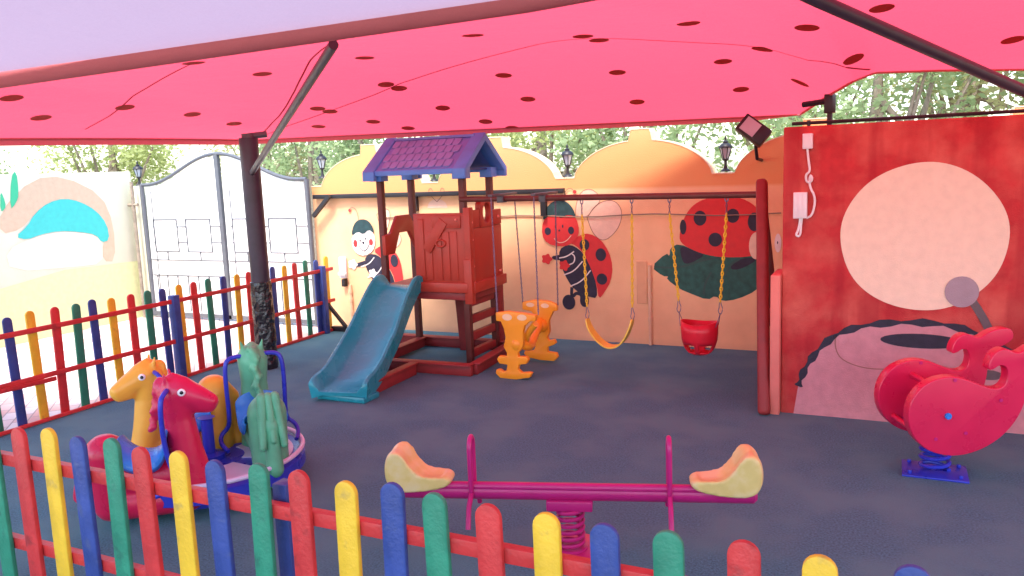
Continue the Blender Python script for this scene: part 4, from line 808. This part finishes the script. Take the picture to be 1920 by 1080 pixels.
# ------------------------------------------------------------------ carousel with three rocking horses
CC = Vector((-3.72, 3.40, 0)); CR = .56
t = thing('carousel', tuple(CC), 'small roundabout with red, yellow and green horses on a blue and white disc', 'roundabout')
m = MB(); m.lathe([(CR - .04, .085), (CR, .10), (CR, .165), (CR - .03, .18), (CR - .05, .172), (.03, .172)], tuple(CC), 56, 0)
m.lathe([(.10, 0), (.10, .084), (.3, .0845)], tuple(CC), 24, 0); m.build('disc', M['blue'], t, smooth=True)
for k in range(4):
    m = MB(); a0 = radians(20 + 90 * k); pts = []
    for j in range(13): a = a0 + radians(66) * j / 12; pts.append((cos(a) * (CR - .07), sin(a) * (CR - .07)))
    for j in range(13): a = a0 + radians(66) * (12 - j) / 12; pts.append((cos(a) * .2, sin(a) * .2))
    m.prism(pts, (CC.x, CC.y, .1725), (1, 0, 0), (0, 1, 0), (0, 0, .006)); m.build('deck_panel', M['lilac'], t)
m = MB(); m.tube([(CC.x + (CR - .01) * cos(a), CC.y + (CR - .01) * sin(a), .205) for a in [2 * pi * k / 56 for k in range(56)]], .014, 8, closed=True); m.build('rim_rail', M['lilac'], t, smooth=True)
m = MB(); m.lathe([(.09, .17), (.09, .20), (.035, .21), (.035, .42), (.05, .43)], tuple(CC), 18); m.build('hub', M['blue'], t, smooth=True)
m = MB(); m.lathe([(.36, 0), (.36, .02), (.12, .05)], tuple(CC), 28); m.build('foot', M['blue'], t, smooth=True)
def horse(pos, head_deg, mat, label, scale=1., green=False, rump=0.):
    th = radians(head_deg); Rm = Matrix.Rotation(th, 3, 'Z')
    def T(x, y, z): return Vector(pos) + Rm @ Vector((x * scale, y * scale, 0)) + Vector((0, 0, .185 + z * scale))
    m = MB(); q = scale
    def C(a, b, ra, rb, k=9): m.cap(T(*a), T(*b), ra * q, rb * q, k, 14)
    # chest and neck column, head, body, rump
    C((.17, 0, -.02), (.13, 0, .40), .105, .080, 11); C((.24, 0, -.03), (.16, 0, .30), .06, .06, 8)
    C((.13, 0, .40), (.12, 0, .52), .080, .090, 6)
    C((.14, 0, .535), (.24, 0, .49), .088, .066, 8); C((.24, 0, .49), (.30, 0, .465), .064, .048, 5); C((.24, 0, .46), (.29, 0, .445), .055, .046, 4)
    C((.07, 0, .44), (.04, 0, .56), .034, .03, 5); C((.04, 0, .57), (.12, 0, .615), .030, .028, 5); C((.12, 0, .615), (.19, 0, .59), .028, .02, 4)
    C((.12, 0, .08), (-.22, 0, .08), .098, .10, 9); C((-.25, 0, -.02), (-.26, 0, .22 + rump), .105, .112, 9); C((-.28, 0, .24 + rump), (-.37, 0, .17 + rump), .08, .05, 6); C((-.37, 0, .16 + rump), (-.40, 0, .0), .045, .05, 7)
    C((.14, 0, -.06), (-.25, 0, -.06), .09, .10, 9)
    for k in range(6): C((.05 - .010 * k, .008 * (-1) ** k, .60 - .05 * k), (.03 - .010 * k, .008 * (-1) ** k, .585 - .05 * k), .024, .020, 3)
    for s in (-1, 1): C((.10, .050 * s, .585), (.09, .062 * s, .645), .020, .012, 3)
    h = tag(m.build('horse', mat, t, remesh=.011 if not green else .011, sm=7), label)
    if green:
        # moulded mane and tail locks
        m = MB()
        for k in range(6): m.cap(T(.055 - .01 * k, .022 * (-1) ** k, .60 - .055 * k), T(.035 - .01 * k, .022 * (-1) ** (k + 1), .555 - .055 * k), .020 * q, .016 * q, 4, 8)
        m.build('mane', mat, h, remesh=.008, sm=3)
        for s in (-1, 0, 1):
            m = MB(); m.cap(T(-.34, .036 * s, .33 + rump), T(-.415, .058 * s, .14 + .03 * (s == 0)), .030 * q, .021 * q, 22, 10); m.build('tail_lock', mat, h, smooth=True)
    # saddle
    m = MB(); sad = [(-.19, .30), (-.17, .27), (-.12, .225), (-.05, .205), (.02, .22), (.06, .27), (.075, .34)]; sad = smooth_open(sad, 2); vs = []
    for (x, z) in sad:
        for k in range(13): a = pi * (-.15 + 1.3 * k / 12); vs.append(T(x, .124 * cos(a), z - .055 + .060 * sin(a)))
    K = len(sad); m.add(vs, [(i * 13 + k, (i + 1) * 13 + k, (i + 1) * 13 + k + 1, i * 13 + k + 1) for i in range(K - 1) for k in range(12)])
    so = m.build('saddle', M['saddle'], h, smooth=True); sd = so.modifiers.new('s', 'SOLIDIFY'); sd.thickness = .014; sd.offset = 0
    # eyes
    for s in (-1, 1):
        m = MB(); c1 = T(.175, .078 * s, .545); nrm = (Rm @ Vector((.25, s, .1))).normalized(); R2 = nrm.to_track_quat('Z', 'Y').to_matrix()
        m.ball(c1, (.021 * q, .021 * q, .010 * q), 14, 0, R2); m.ball(c1 + nrm * .0065 * q, (.011 * q, .011 * q, .006 * q), 12, 1, R2)
        m.build('eye', [M['eyew'], M['eyek']], h, smooth=True)
    # tube handle through the head with foot pegs
    m = MB()
    for s in (-1, 1):
        m.tube(smooth_open([T(.10, .03 * s, .56), T(.10, .13 * s, .56), T(.085, .165 * s, .53), T(.08, .17 * s, .40), T(.09, .165 * s, .22), T(.12, .17 * s, .13), T(.12, .22 * s, .09), T(.07, .23 * s, .05), T(.0, .20 * s, .02)], 2), .0135 * q, 10)
    m.build('handle_bar', M['blue'], h, smooth=True)
    return h
horse(Vector((-3.60, 2.93, 0)), 36, M['pink'], 'red horse with blue saddle facing right', 1.0)
horse(Vector((-3.50, 3.62, 0)), 142, M['horseg'], 'green horse facing away with moulded mane', 1.03, True, rump=.07)
horse(Vector((-3.95, 3.36, 0)), 244, M['horsey'], 'yellow horse facing left', .98, rump=.13)

# ------------------------------------------------------------------ trees beyond the walls
def tree(x, y, h, r, mat, label, nleaf=5200, seed=0):
    R = random.Random(seed); t = thing('garden_tree', (x, y, 0), label, 'tree', 'trees beyond the walls')
    m = MB(); m.tube([(x, y, -.05), (x + .05, y, h * .25), (x - .04, y + .05, h * .5), (x, y, h * .8)], [.16, .12, .09, .03], 8)
    cl = []
    for k in range(26):
        a = R.uniform(0, 2 * pi); e = R.uniform(-.5, 1) ; rr = r * R.uniform(.35, .95); c = Vector((x + rr * cos(a) * sqrt(1 - max(0, e) ** 2 * .6), y + rr * sin(a) * .8, h * .62 + e * h * .34)); cl.append((c, r * R.uniform(.22, .42)))
        if k < 9: m.tube([(x, y, h * (.3 + .04 * k)), ((x + c.x) / 2, (y + c.y) / 2, h * .45), tuple(c)], [.05, .035, .012], 6)
    m.build('trunk', M['bark'], t)
    m = MB(); V = []; F = []
    for k in range(nleaf):
        c, cr = cl[R.randrange(len(cl))]; d_ = Vector((R.gauss(0, 1), R.gauss(0, 1), R.gauss(0, .8))); d_.normalize(); p = c + d_ * cr * R.uniform(.45, 1.1)
        s = R.uniform(.035, .075); u = Vector((R.gauss(0, 1), R.gauss(0, 1), R.gauss(0, .6))).normalized(); w = u.cross(Vector((R.gauss(0, 1), R.gauss(0, 1), R.gauss(0, 1)))).normalized()
        o = len(V); V += [p - u * s, p + w * s * .45, p + u * s, p - w * s * .45]; F.append((o, o + 1, o + 2, o + 3))
    m.add(V, F); m.build('crown', mat, t)
TR = [(-14.5, 11.5, 3.9, 1.5, 'leaf1'), (-12.2, 13.5, 4.0, 1.6, 'leaf3'), (-10.2, 12.5, 3.6, 1.3, 'leaf2'), (-7.3, 11.2, 3.4, 1.3, 'leaf2'), (-5.2, 12.2, 3.8, 1.5, 'leaf1'), (-3.2, 11.5, 3.6, 1.4, 'leaf2'), (-1.3, 12.4, 4.4, 1.6, 'leaf1'), (-.2, 10.8, 4.0, 1.4, 'leaf2'), (.9, 13.0, 5.2, 1.9, 'leaf3'), (2.2, 11.2, 4.9, 1.6, 'leaf2'), (3.9, 12.4, 5.4, 1.9, 'leaf1'), (-17.5, 10.0, 3.8, 1.5, 'leaf2')]
words = ['yellow green leafy tree', 'olive toned loose tree', 'mid green leafy tree']
spots = ['far left beyond the pale wall', 'behind the pale wall left of the gate', 'just behind the gate lantern at the left', 'behind the right half of the gate', 'behind the tower roof', 'behind the lantern right of the tower', 'behind the floodlight', 'at the left end above the red wall', 'in the middle above the red wall', 'right of the middle above the red wall', 'at the far right above the red wall', 'at the extreme left edge beyond the pale wall']
for k, (x, y, h, r, mm) in enumerate(TR):
    tree(x, y, h, r, M[mm], {'leaf1': words[0], 'leaf3': words[1], 'leaf2': words[2]}[mm] + ' ' + spots[k], 5200, 30 + k)
